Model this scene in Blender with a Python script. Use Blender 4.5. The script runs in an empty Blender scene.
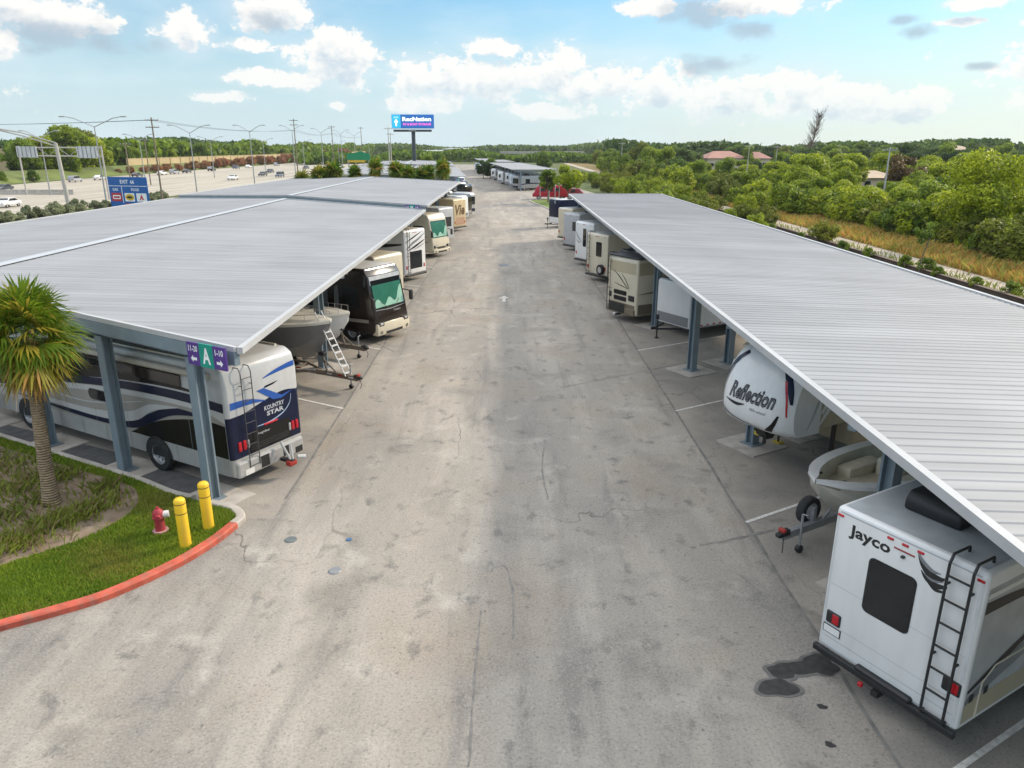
import bpy, bmesh, math, random
import numpy as np
from mathutils import Vector, Matrix
R = math.radians
rnd = random.Random(7)
scene = bpy.context.scene
COL = scene.collection

# ------------------------------------------------------------------ camera, sky, sun, exposure
CAM_H = 9.0
PITCH, YAW, FPX = R(17.76), R(0.22), 740.0
cam_d = bpy.data.cameras.new('camera'); cam = bpy.data.objects.new('camera', cam_d); COL.objects.link(cam)
cam.location = (0, 0, CAM_H); cam.rotation_euler = (R(90) - PITCH, 0, -YAW)
cam_d.sensor_width = 36; cam_d.lens = 36 * FPX / 1024; cam_d.clip_start = 0.1; cam_d.clip_end = 20000
scene.camera = cam
scene.render.resolution_x, scene.render.resolution_y = 1024, 768
scene.view_settings.view_transform = 'Standard'; scene.view_settings.look = 'None'
scene.view_settings.exposure = 0.46; scene.view_settings.gamma = 1
SUN_AZ, SUN_EL = R(59), R(29)            # azimuth clockwise from +Y
_F = Vector((math.sin(YAW) * math.cos(PITCH), math.cos(YAW) * math.cos(PITCH), -math.sin(PITCH)))
_Rt = Vector((math.cos(YAW), -math.sin(YAW), 0)); _U = _Rt.cross(_F)

def ray(x, y):
    return (_F * FPX + _Rt * (x - 512) + _U * (384 - y)).normalized()
def P(x, y, h=0.0):
    """point of the plane z = h seen at pixel x, y of the photograph"""
    d = ray(x, y); t = (h - CAM_H) / d.z
    return Vector((d.x * t, d.y * t, h))
def AT(x, y, dist):
    """point seen at a pixel, at forward distance dist (world Y)"""
    d = ray(x, y); t = dist / d.y
    return Vector((d.x * t, dist, CAM_H + d.z * t))

sun_d = bpy.data.lights.new('sun', 'SUN'); sun = bpy.data.objects.new('sun', sun_d); COL.objects.link(sun)
sun_d.energy = 2.9; sun_d.angle = R(6); sun_d.color = (1.0, 0.85, 0.66)
to_sun = Vector((math.sin(SUN_AZ) * math.cos(SUN_EL), math.cos(SUN_AZ) * math.cos(SUN_EL), math.sin(SUN_EL)))
sun.rotation_euler = (-to_sun).to_track_quat('-Z', 'Y').to_euler()

def build_world():
    w = bpy.data.worlds.new('World'); scene.world = w; w.use_nodes = True
    nt = w.node_tree; N = nt.nodes; L = nt.links
    for n in list(N): N.remove(n)
    out = N.new('ShaderNodeOutputWorld'); bg = N.new('ShaderNodeBackground'); bg.inputs['Strength'].default_value = 0.15
    L.new(bg.outputs[0], out.inputs[0])
    sky = N.new('ShaderNodeTexSky'); sky.sky_type = 'NISHITA'; sky.sun_disc = False
    sky.sun_elevation = SUN_EL; sky.sun_rotation = SUN_AZ; sky.altitude = 0; sky.air_density = 1.0; sky.dust_density = 0.6; sky.ozone_density = 2.0
    tc = N.new('ShaderNodeTexCoord'); sep = N.new('ShaderNodeSeparateXYZ'); L.new(tc.outputs['Generated'], sep.inputs[0])
    def M(op, a, b=None, clamp=False):
        n = N.new('ShaderNodeMath'); n.operation = op; n.use_clamp = clamp
        for i, v in enumerate((a, b)):
            if v is None: continue
            if isinstance(v, (int, float)): n.inputs[i].default_value = v
            else: L.new(v, n.inputs[i])
        return n.outputs[0]
    def mr(v, a, b, c=0., d=1., smooth=True):
        n = N.new('ShaderNodeMapRange'); n.interpolation_type = 'SMOOTHSTEP' if smooth else 'LINEAR'
        L.new(v, n.inputs[0])
        for i, k in zip((1, 2, 3, 4), (a, b, c, d)): n.inputs[i].default_value = k
        return n.outputs[0]
    def mix(f, a, b):
        n = N.new('ShaderNodeMix'); n.data_type = 'RGBA'
        if isinstance(f, (int, float)): n.inputs[0].default_value = f
        else: L.new(f, n.inputs[0])
        for i, v in ((6, a), (7, b)):
            if isinstance(v, tuple): n.inputs[i].default_value = (*v, 1)
            else: L.new(v, n.inputs[i])
        return n.outputs[2]
    az = M('ARCTAN2', sep.outputs[0], sep.outputs[1]); el = M('ARCSINE', sep.outputs[2])
    ae = N.new('ShaderNodeCombineXYZ'); L.new(az, ae.inputs[0]); L.new(el, ae.inputs[1])
    def noise(scale, detail, off=(0, 0, 0), rough=0.55, sc=(1, 1, 1)):
        mp = N.new('ShaderNodeMapping'); L.new(ae.outputs[0], mp.inputs[0]); mp.inputs['Location'].default_value = off; mp.inputs['Scale'].default_value = sc
        n = N.new('ShaderNodeTexNoise'); n.inputs['Scale'].default_value = scale; n.inputs['Detail'].default_value = detail; n.inputs['Roughness'].default_value = rough
        L.new(mp.outputs[0], n.inputs['Vector']); return n.outputs[0]
    def field(blobs, dy=0.0):
        cur = None
        for (px, py, rx, ry) in blobs:
            d = ray(px, py); a, e = math.atan2(d.x, d.y), math.asin(d.z); sx, sy = 740.0 / rx, 760.0 / ry
            m = N.new('ShaderNodeVectorMath'); m.operation = 'MULTIPLY_ADD'; L.new(ae.outputs[0], m.inputs[0])
            m.inputs[1].default_value = (sx, sy, 0); m.inputs[2].default_value = (-a * sx, (dy - e) * sy, 0)
            l = N.new('ShaderNodeVectorMath'); l.operation = 'LENGTH'; L.new(m.outputs[0], l.inputs[0])
            cur = l.outputs['Value'] if cur is None else M('MINIMUM', cur, l.outputs['Value'])
        return cur
    white = [(185, 33, 30, 20), (268, 12, 42, 20), (338, 62, 42, 32), (300, 82, 34, 10), (258, 78, 34, 8), (220, 97, 26, 6), (245, 45, 28, 7),
             (430, 75, 50, 26), (480, 82, 60, 26), (490, 48, 34, 10), (560, 68, 40, 26), (590, 82, 60, 24), (650, 92, 60, 22), (720, 98, 60, 24),
             (800, 88, 34, 22), (830, 100, 70, 22), (890, 105, 60, 16), (40, 12, 60, 18), (2, 45, 16, 14), (760, 3, 70, 12), (970, 3, 26, 6), (956, 22, 20, 4), (650, 5, 30, 10), (420, 105, 36, 10), (540, 112, 50, 10), (337, 105, 12, 5),
             (-220, 60, 120, 40), (-360, 20, 100, 50), (1150, 60, 120, 40), (1300, 20, 150, 50)]
    dark = [(715, 65, 36, 11), (758, 30, 34, 11), (900, 20, 14, 6), (913, 33, 18, 7), (978, 66, 14, 4), (50, 34, 90, 16), (700, 12, 60, 14), (265, 20, 26, 12)]
    n1 = noise(11, 7, rough=0.62, sc=(1, 1.35, 1)); n2 = noise(11, 7, (0.006, 0.016, 0), rough=0.62, sc=(1, 1.35, 1)); n3 = noise(34, 7, (3, 1, 0), 0.65, (1, 1.25, 1))
    nsum = M('ADD', M('MULTIPLY', M('SUBTRACT', n1, 0.5), 2.2), M('MULTIPLY', M('SUBTRACT', n3, 0.5), 2.6))
    dw = M('ADD', M('SUBTRACT', 1.0, field(white)), nsum); aw = mr(dw, 0.10, 0.40)
    nd = noise(20, 5, (5, 2, 0), sc=(1, 1.6, 1))
    dd = M('ADD', M('SUBTRACT', 1.0, field(dark)), M('MULTIPLY', M('SUBTRACT', nd, 0.5), 2.6)); ad = mr(dd, 0.0, 0.9, 0, 0.72)
    # thin haze whitening the last degrees above the horizon, stronger towards the sun
    hz = mr(el, 0.0, 0.26, 0.88, 0.0)
    tos = mr(az, -0.15, 0.75, 0.0, 1.0)
    hazecol = mix(tos, (3.4, 4.0, 4.3), (4.3, 4.35, 3.85))
    tint = N.new('ShaderNodeMix'); tint.data_type = 'RGBA'; tint.blend_type = 'MULTIPLY'; tint.inputs[0].default_value = 1.0
    L.new(sky.outputs[0], tint.inputs[6]); tint.inputs[7].default_value = (0.37, 0.66, 0.76, 1)
    base = mix(hz, tint.outputs[2], hazecol)
    veil = mr(noise(5, 5, (8, 3, 0), sc=(1, 3, 1)), 0.42, 0.75, 0.0, 0.45)
    base = mix(veil, base, (3.9, 4.6, 4.9))
    n4 = noise(34, 7, (3.004, 1.013, 0), 0.65, (1, 1.25, 1))
    nab = M('ADD', M('MULTIPLY', M('SUBTRACT', n2, 0.5), 2.2), M('MULTIPLY', M('SUBTRACT', n4, 0.5), 2.6))
    dabove = M('ADD', M('SUBTRACT', 1.0, field(white, 0.016)), nab)
    lit = mr(dabove, 0.25, 1.25, 1.0, 0.0)
    ccol = mix(lit, (3.05, 3.6, 4.05), (5.0, 4.95, 4.8))
    soft = mr(M('SUBTRACT', 1.35, field(white)), 0.0, 1.0, 0.0, 0.45)
    base = mix(soft, base, (4.0, 4.4, 4.6))
    aw = M('MULTIPLY', aw, mr(el, 0.0, 0.12, 0.5, 1.0))
    c1 = mix(aw, base, ccol)
    c2 = mix(ad, c1, (2.2, 2.7, 3.2))
    # bright broken cloud overhead, out of view, added to lift the fill light
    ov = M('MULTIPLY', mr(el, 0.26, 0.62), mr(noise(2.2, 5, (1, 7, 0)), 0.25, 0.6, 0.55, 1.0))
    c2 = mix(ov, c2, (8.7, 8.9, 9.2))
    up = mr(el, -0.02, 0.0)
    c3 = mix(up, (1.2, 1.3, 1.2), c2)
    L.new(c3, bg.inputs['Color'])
    w.cycles.sampling_method = 'MANUAL'; w.cycles.sample_map_resolution = 512
build_world()

# ------------------------------------------------------------------ helpers
MATS = {}
def mat(name, rgb, rough=0.6, metal=0.0, var=0.12, vs=3.0, dirt=0.0, spec=0.5, coat=0.0):
    if name in MATS: return MATS[name]
    m = bpy.data.materials.new(name); MATS[name] = m; m.use_nodes = True
    nt = m.node_tree; N = nt.nodes; L = nt.links; b = N['Principled BSDF']
    b.inputs['Roughness'].default_value = rough; b.inputs['Metallic'].default_value = metal
    b.inputs['Specular IOR Level'].default_value = spec
    if coat: b.inputs['Coat Weight'].default_value = coat; b.inputs['Coat Roughness'].default_value = 0.1
    tc = N.new('ShaderNodeTexCoord'); nz = N.new('ShaderNodeTexNoise'); nz.inputs['Scale'].default_value = vs; nz.inputs['Detail'].default_value = 6
    L.new(tc.outputs['Object'], nz.inputs['Vector'])
    cr = N.new('ShaderNodeMapRange'); L.new(nz.outputs[0], cr.inputs[0])
    cr.inputs[1].default_value = 0.3; cr.inputs[2].default_value = 0.7; cr.inputs[3].default_value = 1 - var; cr.inputs[4].default_value = 1 + var
    mx = N.new('ShaderNodeMix'); mx.data_type = 'RGBA'; mx.blend_type = 'MULTIPLY'; mx.inputs[0].default_value = 1
    mx.inputs[6].default_value = (*rgb, 1); L.new(cr.outputs[0], mx.inputs[7])
    o = mx.outputs[2]
    if dirt:
        mp = N.new('ShaderNodeMapping'); mp.inputs['Scale'].default_value = (2.5, 2.5, 0.35); L.new(tc.outputs['Object'], mp.inputs[0])
        n2 = N.new('ShaderNodeTexNoise'); n2.inputs['Scale'].default_value = 2.2; n2.inputs['Detail'].default_value = 8; L.new(mp.outputs[0], n2.inputs['Vector'])
        c2 = N.new('ShaderNodeMapRange'); L.new(n2.outputs[0], c2.inputs[0]); c2.inputs[1].default_value = 0.45; c2.inputs[2].default_value = 0.8; c2.inputs[3].default_value = 0; c2.inputs[4].default_value = dirt
        m2 = N.new('ShaderNodeMix'); m2.data_type = 'RGBA'; L.new(c2.outputs[0], m2.inputs[0]); L.new(o, m2.inputs[6]); m2.inputs[7].default_value = (0.22, 0.19, 0.15, 1); o = m2.outputs[2]
    L.new(o, b.inputs['Base Color'])
    return m
def glass(name='dark_glass', rgb=(0.012, 0.014, 0.016), rough=0.06):
    return mat(name, rgb, rough, 0, 0.05, 2, 0, 0.6)
def emit(name, rgb, s):
    if name in MATS: return MATS[name]
    m = mat(name, rgb, 0.4, 0, 0.0); b = m.node_tree.nodes['Principled BSDF']
    b.inputs['Emission Color'].default_value = (*rgb, 1); b.inputs['Emission Strength'].default_value = s
    return m
def leafmat(name, a, b_, trans=0.35, rough=0.55):
    if name in MATS: return MATS[name]
    m = bpy.data.materials.new(name); MATS[name] = m; m.use_nodes = True
    nt = m.node_tree; N = nt.nodes; L = nt.links; b = N['Principled BSDF']; out = N['Material Output']
    g = N.new('ShaderNodeNewGeometry'); mx = N.new('ShaderNodeMix'); mx.data_type = 'RGBA'
    tc = N.new('ShaderNodeTexCoord'); nz = N.new('ShaderNodeTexNoise'); nz.inputs['Scale'].default_value = 0.55; nz.inputs['Detail'].default_value = 3
    L.new(tc.outputs['Object'], nz.inputs['Vector'])
    ad = N.new('ShaderNodeMath'); ad.operation = 'MULTIPLY_ADD'; L.new(nz.outputs[0], ad.inputs[0]); ad.inputs[1].default_value = 1.6; ad.inputs[2].default_value = -0.65
    a2 = N.new('ShaderNodeMath'); a2.operation = 'MULTIPLY_ADD'; a2.use_clamp = True; L.new(g.outputs['Random Per Island'], a2.inputs[0]); a2.inputs[1].default_value = 0.6; L.new(ad.outputs[0], a2.inputs[2])
    L.new(a2.outputs[0], mx.inputs[0]); mx.inputs[6].default_value = (*a, 1); mx.inputs[7].default_value = (*b_, 1)
    oi = N.new('ShaderNodeObjectInfo'); hs = N.new('ShaderNodeHueSaturation')
    mv = N.new('ShaderNodeMapRange'); L.new(oi.outputs['Random'], mv.inputs[0]); mv.inputs[3].default_value = 0.75; mv.inputs[4].default_value = 1.25
    mh = N.new('ShaderNodeMapRange'); L.new(oi.outputs['Random'], mh.inputs[0]); mh.inputs[3].default_value = 0.515; mh.inputs[4].default_value = 0.488
    L.new(mx.outputs[2], hs.inputs['Color']); L.new(mv.outputs[0], hs.inputs['Value']); L.new(mh.outputs[0], hs.inputs['Hue'])
    L.new(hs.outputs[0], b.inputs['Base Color']); b.inputs['Roughness'].default_value = rough; b.inputs['Specular IOR Level'].default_value = 0.3
    tr = N.new('ShaderNodeBsdfTranslucent'); L.new(hs.outputs[0], tr.inputs[0]); ms = N.new('ShaderNodeMixShader'); ms.inputs[0].default_value = trans
    L.new(b.outputs[0], ms.inputs[1]); L.new(tr.outputs[0], ms.inputs[2]); L.new(ms.outputs[0], out.inputs[0])
    return m

def tag(o, label=None, cat=None, group=None, kind=None):
    if label: o['label'] = label
    if cat: o['category'] = cat
    if group: o['group'] = group
    if kind: o['kind'] = kind
    return o
def thing(name, label, cat, loc=(0, 0, 0), rz=0.0, group=None):
    o = bpy.data.objects.new(name, None); COL.objects.link(o); o.location = loc; o.rotation_euler = (0, 0, rz); o.empty_display_size = 0.3
    return tag(o, label, cat, group)
def dup(root, loc, rz, label=None, group=None, scale=None):
    r = root.copy(); COL.objects.link(r); r.location = loc; r.rotation_euler = (0, 0, rz)
    if scale is not None: r.scale = (scale, scale, scale) if isinstance(scale, (int, float)) else scale
    if label: r['label'] = label
    if group: r['group'] = group
    for ch in list(root.children):
        c = ch.copy(); COL.objects.link(c); c.parent = r
        for g in list(ch.children):
            d = g.copy(); COL.objects.link(d); d.parent = c
    return r

class MB:
    def __init__(s): s.V = []; s.F = []; s.M = []; s.S = []; s.mats = []
    def mi(s, m):
        if m not in s.mats: s.mats.append(m)
        return s.mats.index(m)
    def add(s, vs, fs, m, smooth=False):
        o = len(s.V); i = s.mi(m); s.V.extend([tuple(v) for v in vs])
        for f in fs: s.F.append(tuple(o + k for k in f)); s.M.append(i); s.S.append(smooth)
        return s
    def box(s, x0, x1, y0, y1, z0, z1, m):
        vs = [(x, y, z) for x in (x0, x1) for y in (y0, y1) for z in (z0, z1)]
        return s.add(vs, [(0, 1, 3, 2), (4, 6, 7, 5), (0, 4, 5, 1), (2, 3, 7, 6), (0, 2, 6, 4), (1, 5, 7, 3)], m)
    def obox(s, c, u, v, w, m):
        c, u, v, w = map(Vector, (c, u, v, w)); vs = [c + u * a + v * b + w * d for a in (-1, 1) for b in (-1, 1) for d in (-1, 1)]
        return s.add(vs, [(0, 1, 3, 2), (4, 6, 7, 5), (0, 4, 5, 1), (2, 3, 7, 6), (0, 2, 6, 4), (1, 5, 7, 3)], m)
    def rbox(s, x0, x1, y0, y1, z0, z1, b, m, seg=2):
        bm = bmesh.new(); bmesh.ops.create_cube(bm, size=1)
        for v in bm.verts: v.co = ((x0 + x1) / 2 + v.co.x * (x1 - x0), (y0 + y1) / 2 + v.co.y * (y1 - y0), (z0 + z1) / 2 + v.co.z * (z1 - z0))
        bmesh.ops.bevel(bm, geom=list(bm.edges), offset=b, segments=seg, profile=0.5, affect='EDGES'); return s.bm(bm, m)
    def prof(s, poly, W, b, m, seg=3, y0=None, y1=None, cuts=(), paint=None):
        """side outline (x, z) extruded across the width, its edges rounded"""
        bm = bmesh.new(); y0 = -W / 2 if y0 is None else y0; y1 = W / 2 if y1 is None else y1
        A = [bm.verts.new((x, y0, z)) for x, z in poly]; B = [bm.verts.new((x, y1, z)) for x, z in poly]; n = len(poly)
        bm.faces.new(A); bm.faces.new(B[::-1])
        for i in range(n): bm.faces.new((A[i], B[i], B[(i + 1) % n], A[(i + 1) % n]))
        bmesh.ops.recalc_face_normals(bm, faces=list(bm.faces))
        if b:
            es = [e for e in bm.edges if len(e.link_faces) == 2 and e.calc_face_angle(0) > R(14)]
            bmesh.ops.bevel(bm, geom=es, offset=b, segments=seg, profile=0.5, affect='EDGES')
        for co, no in cuts: bmesh.ops.bisect_plane(bm, geom=list(bm.verts) + list(bm.edges) + list(bm.faces), plane_co=co, plane_no=no)
        if not paint: return s.bm(bm, m, True)
        bm.verts.index_update(); groups = {}
        for f in bm.faces: groups.setdefault(paint(f.calc_center_median()), []).append([v.index for v in f.verts])
        vs = [v.co[:] for v in bm.verts]; o = len(s.V); s.V.extend(vs)
        for mm, fs in groups.items():
            i = s.mi(mm)
            for f in fs: s.F.append(tuple(o + k for k in f)); s.M.append(i); s.S.append(True)
        bm.free(); return s
    def bm(s, bm, m, smooth=False):
        bm.verts.index_update(); s.add([v.co[:] for v in bm.verts], [[v.index for v in f.verts] for f in bm.faces], m, smooth); bm.free(); return s
    def tube(s, p0, p1, r0, m, r1=None, n=8, cap=True):
        p0, p1 = Vector(p0), Vector(p1); r1 = r0 if r1 is None else r1
        d = (p1 - p0).normalized(); a = d.orthogonal().normalized(); b = d.cross(a)
        vs = [p + (a * math.cos(2 * math.pi * i / n) + b * math.sin(2 * math.pi * i / n)) * r for p, r in ((p0, r0), (p1, r1)) for i in range(n)]
        s.add(vs, [(i, (i + 1) % n, n + (i + 1) % n, n + i) for i in range(n)], m, True)
        if cap: s.add(vs[:n][::-1], [tuple(range(n))], m); s.add(vs[n:], [tuple(range(n))], m)
        return s
    def path(s, pts, r, m, n=6):
        for a, b in zip(pts, pts[1:]): s.tube(a, b, r, m, n=n)
        return s
    def lathe(s, prof, c, axis, m, n=20):
        c = Vector(c); ax = Vector(axis).normalized(); a = ax.orthogonal().normalized(); b = ax.cross(a)
        vs = [c + ax * h + (a * math.cos(2 * math.pi * i / n) + b * math.sin(2 * math.pi * i / n)) * r for r, h in prof for i in range(n)]
        fs = [(k * n + i, k * n + (i + 1) % n, (k + 1) * n + (i + 1) % n, (k + 1) * n + i) for k in range(len(prof) - 1) for i in range(n)]
        return s.add(vs, fs, m, True)
    def map2(s, pts, faces, fn, m): return s.add([fn(a, b) for a, b in pts], faces, m)
    def poly(s, pts, fn, m): return s.map2(pts, [tuple(range(len(pts)))], fn, m)
    def band(s, cl, fn, m):
        """strip along centre points (a, b, width), smoothed"""
        q = cat(cl, 5); n = len(q); L_, R_ = [], []
        for i in range(n):
            a, b = q[max(i - 1, 0)], q[min(i + 1, n - 1)]; dx, dz = b[0] - a[0], b[1] - a[1]; l = math.hypot(dx, dz) or 1
            w = q[i][2] / 2; L_.append((q[i][0] - dz / l * w, q[i][1] + dx / l * w)); R_.append((q[i][0] + dz / l * w, q[i][1] - dx / l * w))
        return s.map2(L_ + R_, [(i, i + 1, n + i + 1, n + i) for i in range(n - 1)], fn, m)
    def text(s, t, w, fn, m, bold=0.0, shear=0.0, a0=0, b0=0, h=None):
        vs, fs, (bx0, by0, bx1, by1) = text_mesh(t, bold, shear)
        k = w / (bx1 - bx0); kh = k if h is None else h / (by1 - by0)
        return s.add([fn(a0 + (x - bx0) * k, b0 + (y - by0) * kh) for x, y in vs], fs, m)
    def build(s, name, parent=None):
        me = bpy.data.meshes.new(name); me.from_pydata(s.V, [], s.F)
        for m in s.mats: me.materials.append(m)
        me.polygons.foreach_set('material_index', s.M); me.polygons.foreach_set('use_smooth', s.S); me.update()
        o = bpy.data.objects.new(name, me); COL.objects.link(o)
        if parent: o.parent = parent
        if any(s.S):
            try: me.set_sharp_from_angle(angle=R(40))
            except Exception: pass
        return o
def cat(pts, k=5):
    out = []
    for i in range(len(pts) - 1):
        p0, p1, p2, p3 = pts[max(i - 1, 0)], pts[i], pts[i + 1], pts[min(i + 2, len(pts) - 1)]
        for j in range(k):
            t = j / k; out.append(tuple(0.5 * (2 * b + (c - a) * t + (2 * a - 5 * b + 4 * c - d) * t * t + (3 * b - a - 3 * c + d) * t ** 3) for a, b, c, d in zip(p0, p1, p2, p3)))
    out.append(tuple(pts[-1])); return out
_txt = {}
def text_mesh(t, bold=0.0, shear=0.0):
    k = (t, bold, shear)
    if k in _txt: return _txt[k]
    c = bpy.data.curves.new('lettering', 'FONT'); c.body = t; c.size = 1; c.offset = bold; c.shear = shear; c.resolution_u = 2; c.align_x = 'LEFT'
    o = bpy.data.objects.new('lettering', c); COL.objects.link(o); bpy.context.view_layer.update()
    e = o.evaluated_get(bpy.context.evaluated_depsgraph_get()); me = e.to_mesh()
    vs = [(v.co.x, v.co.y) for v in me.vertices]; fs = [tuple(p.vertices) for p in me.polygons]; e.to_mesh_clear()
    bpy.data.objects.remove(o); bpy.data.curves.remove(c)
    xs = [v[0] for v in vs]; ys = [v[1] for v in vs]; _txt[k] = (vs, fs, (min(xs), min(ys), max(xs), max(ys))); return _txt[k]
def one(name, fn, m_parent=None):
    b = MB(); fn(b); return b.build(name, m_parent)
def raw_mesh(name, V, F, mats, mi=None, parent=None, smooth=False):
    me = bpy.data.meshes.new(name); V = np.asarray(V, np.float32); F = np.asarray(F, np.int32); k = F.shape[1]
    me.vertices.add(len(V)); me.vertices.foreach_set('co', V.ravel()); me.loops.add(F.size); me.loops.foreach_set('vertex_index', F.ravel())
    me.polygons.add(len(F)); me.polygons.foreach_set('loop_start', np.arange(0, F.size, k, dtype=np.int32))
    for m in mats: me.materials.append(m)
    if mi is not None: me.polygons.foreach_set('material_index', np.asarray(mi, np.int32))
    if smooth: me.polygons.foreach_set('use_smooth', np.ones(len(F), bool))
    me.update(calc_edges=True); me.validate()
    o = bpy.data.objects.new(name, me); COL.objects.link(o)
    if parent: o.parent = parent
    return o

# ------------------------------------------------------------------ ground materials
def ground_mat(name, base, kinds):
    """kinds: list of (colour, noise scale, lo, hi, strength, stretch) laid over the base; position in metres"""
    m = bpy.data.materials.new(name); MATS[name] = m; m.use_nodes = True
    nt = m.node_tree; N = nt.nodes; L = nt.links; b = N['Principled BSDF']; b.inputs['Roughness'].default_value = 0.9; b.inputs['Specular IOR Level'].default_value = 0.25
    tc = N.new('ShaderNodeTexCoord'); cur = None
    for i, (c, sc, lo, hi, st, stretch) in enumerate(kinds):
        mp = N.new('ShaderNodeMapping'); mp.inputs['Scale'].default_value = stretch; mp.inputs['Location'].default_value = (i * 13.7, i * 7.1, 0); L.new(tc.outputs['Object'], mp.inputs[0])
        nz = N.new('ShaderNodeTexNoise'); nz.inputs['Scale'].default_value = sc; nz.inputs['Detail'].default_value = 8; nz.inputs['Roughness'].default_value = 0.6; nz.inputs['Distortion'].default_value = 0.3; L.new(mp.outputs[0], nz.inputs['Vector'])
        mr = N.new('ShaderNodeMapRange'); L.new(nz.outputs[0], mr.inputs[0]); mr.inputs[1].default_value = lo; mr.inputs[2].default_value = hi; mr.inputs[4].default_value = st
        mx = N.new('ShaderNodeMix'); mx.data_type = 'RGBA'; L.new(mr.outputs[0], mx.inputs[0])
        if cur is None: mx.inputs[6].default_value = (*base, 1)
        else: L.new(cur, mx.inputs[6])
        mx.inputs[7].default_value = (*c, 1); cur = mx.outputs[2]
    L.new(cur, b.inputs['Base Color'])
    return m, cur, b, N, L, tc
def add_bump(N, L, b, tc, scale, s):
    nz = N.new('ShaderNodeTexNoise'); nz.inputs['Scale'].default_value = scale; nz.inputs['Detail'].default_value = 6; L.new(tc.outputs['Object'], nz.inputs['Vector'])
    bp = N.new('ShaderNodeBump'); bp.inputs['Strength'].default_value = s; bp.inputs['Distance'].default_value = 0.02; L.new(nz.outputs[0], bp.inputs['Height']); L.new(bp.outputs[0], b.inputs['Normal'])
def add_cracks(m, cur, b, N, L, tc, scale, width, col, strength):
    mp = N.new('ShaderNodeMapping'); mp.inputs['Scale'].default_value = (1, 0.55, 1); L.new(tc.outputs['Object'], mp.inputs[0])
    nz = N.new('ShaderNodeTexNoise'); nz.inputs['Scale'].default_value = 0.5; nz.inputs['Detail'].default_value = 6; L.new(mp.outputs[0], nz.inputs['Vector'])
    av = N.new('ShaderNodeVectorMath'); av.operation = 'MULTIPLY_ADD'; L.new(nz.outputs['Color'], av.inputs[0]); av.inputs[1].default_value = (2.5, 2.5, 0); L.new(mp.outputs[0], av.inputs[2])
    vo = N.new('ShaderNodeTexVoronoi'); vo.feature = 'DISTANCE_TO_EDGE'; vo.inputs['Scale'].default_value = scale; L.new(av.outputs[0], vo.inputs['Vector'])
    mr = N.new('ShaderNodeMapRange'); L.new(vo.outputs[0], mr.inputs[0]); mr.inputs[1].default_value = 0; mr.inputs[2].default_value = width; mr.inputs[3].default_value = 1; mr.inputs[4].default_value = 0
    g = N.new('ShaderNodeTexNoise'); g.inputs['Scale'].default_value = 0.16; L.new(tc.outputs['Object'], g.inputs['Vector'])
    mg = N.new('ShaderNodeMapRange'); L.new(g.outputs[0], mg.inputs[0]); mg.inputs[1].default_value = 0.46; mg.inputs[2].default_value = 0.62; mg.inputs[4].default_value = strength
    mu = N.new('ShaderNodeMath'); mu.operation = 'MULTIPLY'; L.new(mr.outputs[0], mu.inputs[0]); L.new(mg.outputs[0], mu.inputs[1])
    mx = N.new('ShaderNodeMix'); mx.data_type = 'RGBA'; L.new(mu.outputs[0], mx.inputs[0]); L.new(cur, mx.inputs[6]); mx.inputs[7].default_value = (*col, 1); L.new(mx.outputs[2], b.inputs['Base Color'])
    return mx.outputs[2]
I3 = (1, 1, 1)
g_as = ground_mat('worn_asphalt', (0.315, 0.285, 0.245), [
    ((0.19, 0.182, 0.172), 0.14, 0.42, 0.64, 0.8, (1.2, 0.4, 1)), ((0.43, 0.39, 0.335), 0.45, 0.48, 0.70, 0.7, (1.4, 0.22, 1)),
    ((0.15, 0.145, 0.138), 0.8, 0.56, 0.72, 0.7, (1.6, 0.14, 1)), ((0.175, 0.165, 0.15), 0.5, 0.54, 0.72, 0.75, I3), ((0.46, 0.43, 0.38), 0.7, 0.57, 0.74, 0.65, I3), ((0.26, 0.215, 0.165), 0.3, 0.52, 0.70, 0.6, I3),
    ((0.12, 0.117, 0.11), 1.7, 0.57, 0.70, 0.75, (1.1, .8, 1)), ((0.09, 0.087, 0.082), 5.5, 0.63, 0.72, 0.7, I3), ((0.46, 0.43, 0.385), 23, 0.50, 0.74, 0.5, I3), ((0.09, 0.087, 0.083), 19, 0.50, 0.74, 0.6, I3)])
add_cracks(*g_as, 0.16, 0.004, (0.097, 0.091, 0.083), 0.85); add_bump(*g_as[3:5], g_as[2], g_as[5], 40, 0.22)
ASPHALT = g_as[0]
g_st = ground_mat('stall_asphalt', (0.30, 0.272, 0.235), [
    ((0.18, 0.172, 0.163), 0.3, 0.44, 0.66, 0.8, I3), ((0.40, 0.36, 0.305), 0.4, 0.50, 0.70, 0.75, I3), ((0.11, 0.107, 0.102), 1.3, 0.60, 0.74, 0.75, I3),
    ((0.42, 0.39, 0.35), 22, 0.54, 0.75, 0.55, I3), ((0.08, 0.08, 0.08), 18, 0.54, 0.72, 0.6, I3)])
add_cracks(*g_st, 0.22, 0.004, (0.069, 0.069, 0.069), 0.8); add_bump(*g_st[3:5], g_st[2], g_st[5], 40, 0.22)
STALL = g_st[0]
g_gr = ground_mat('rough_grass', (0.075, 0.10, 0.028), [((0.15, 0.13, 0.05), 0.08, 0.45, 0.65, 0.8, I3), ((0.05, 0.085, 0.02), 0.25, 0.48, 0.7, 0.9, I3), ((0.19, 0.15, 0.07), 0.9, 0.55, 0.75, 0.6, I3)])
GRASS = g_gr[0]
g_fw = ground_mat('freeway_concrete', (0.42, 0.38, 0.31), [((0.22, 0.20, 0.17), 0.35, 0.45, 0.7, 0.8, (1.2, 0.04, 1)), ((0.38, 0.345, 0.29), 0.3, 0.5, 0.7, 0.7, (1.5, 0.05, 1)), ((0.16, 0.15, 0.13), 0.5, 0.58, 0.75, 0.7, (1.2, 0.03, 1))])
FREEWAY = g_fw[0]
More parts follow.
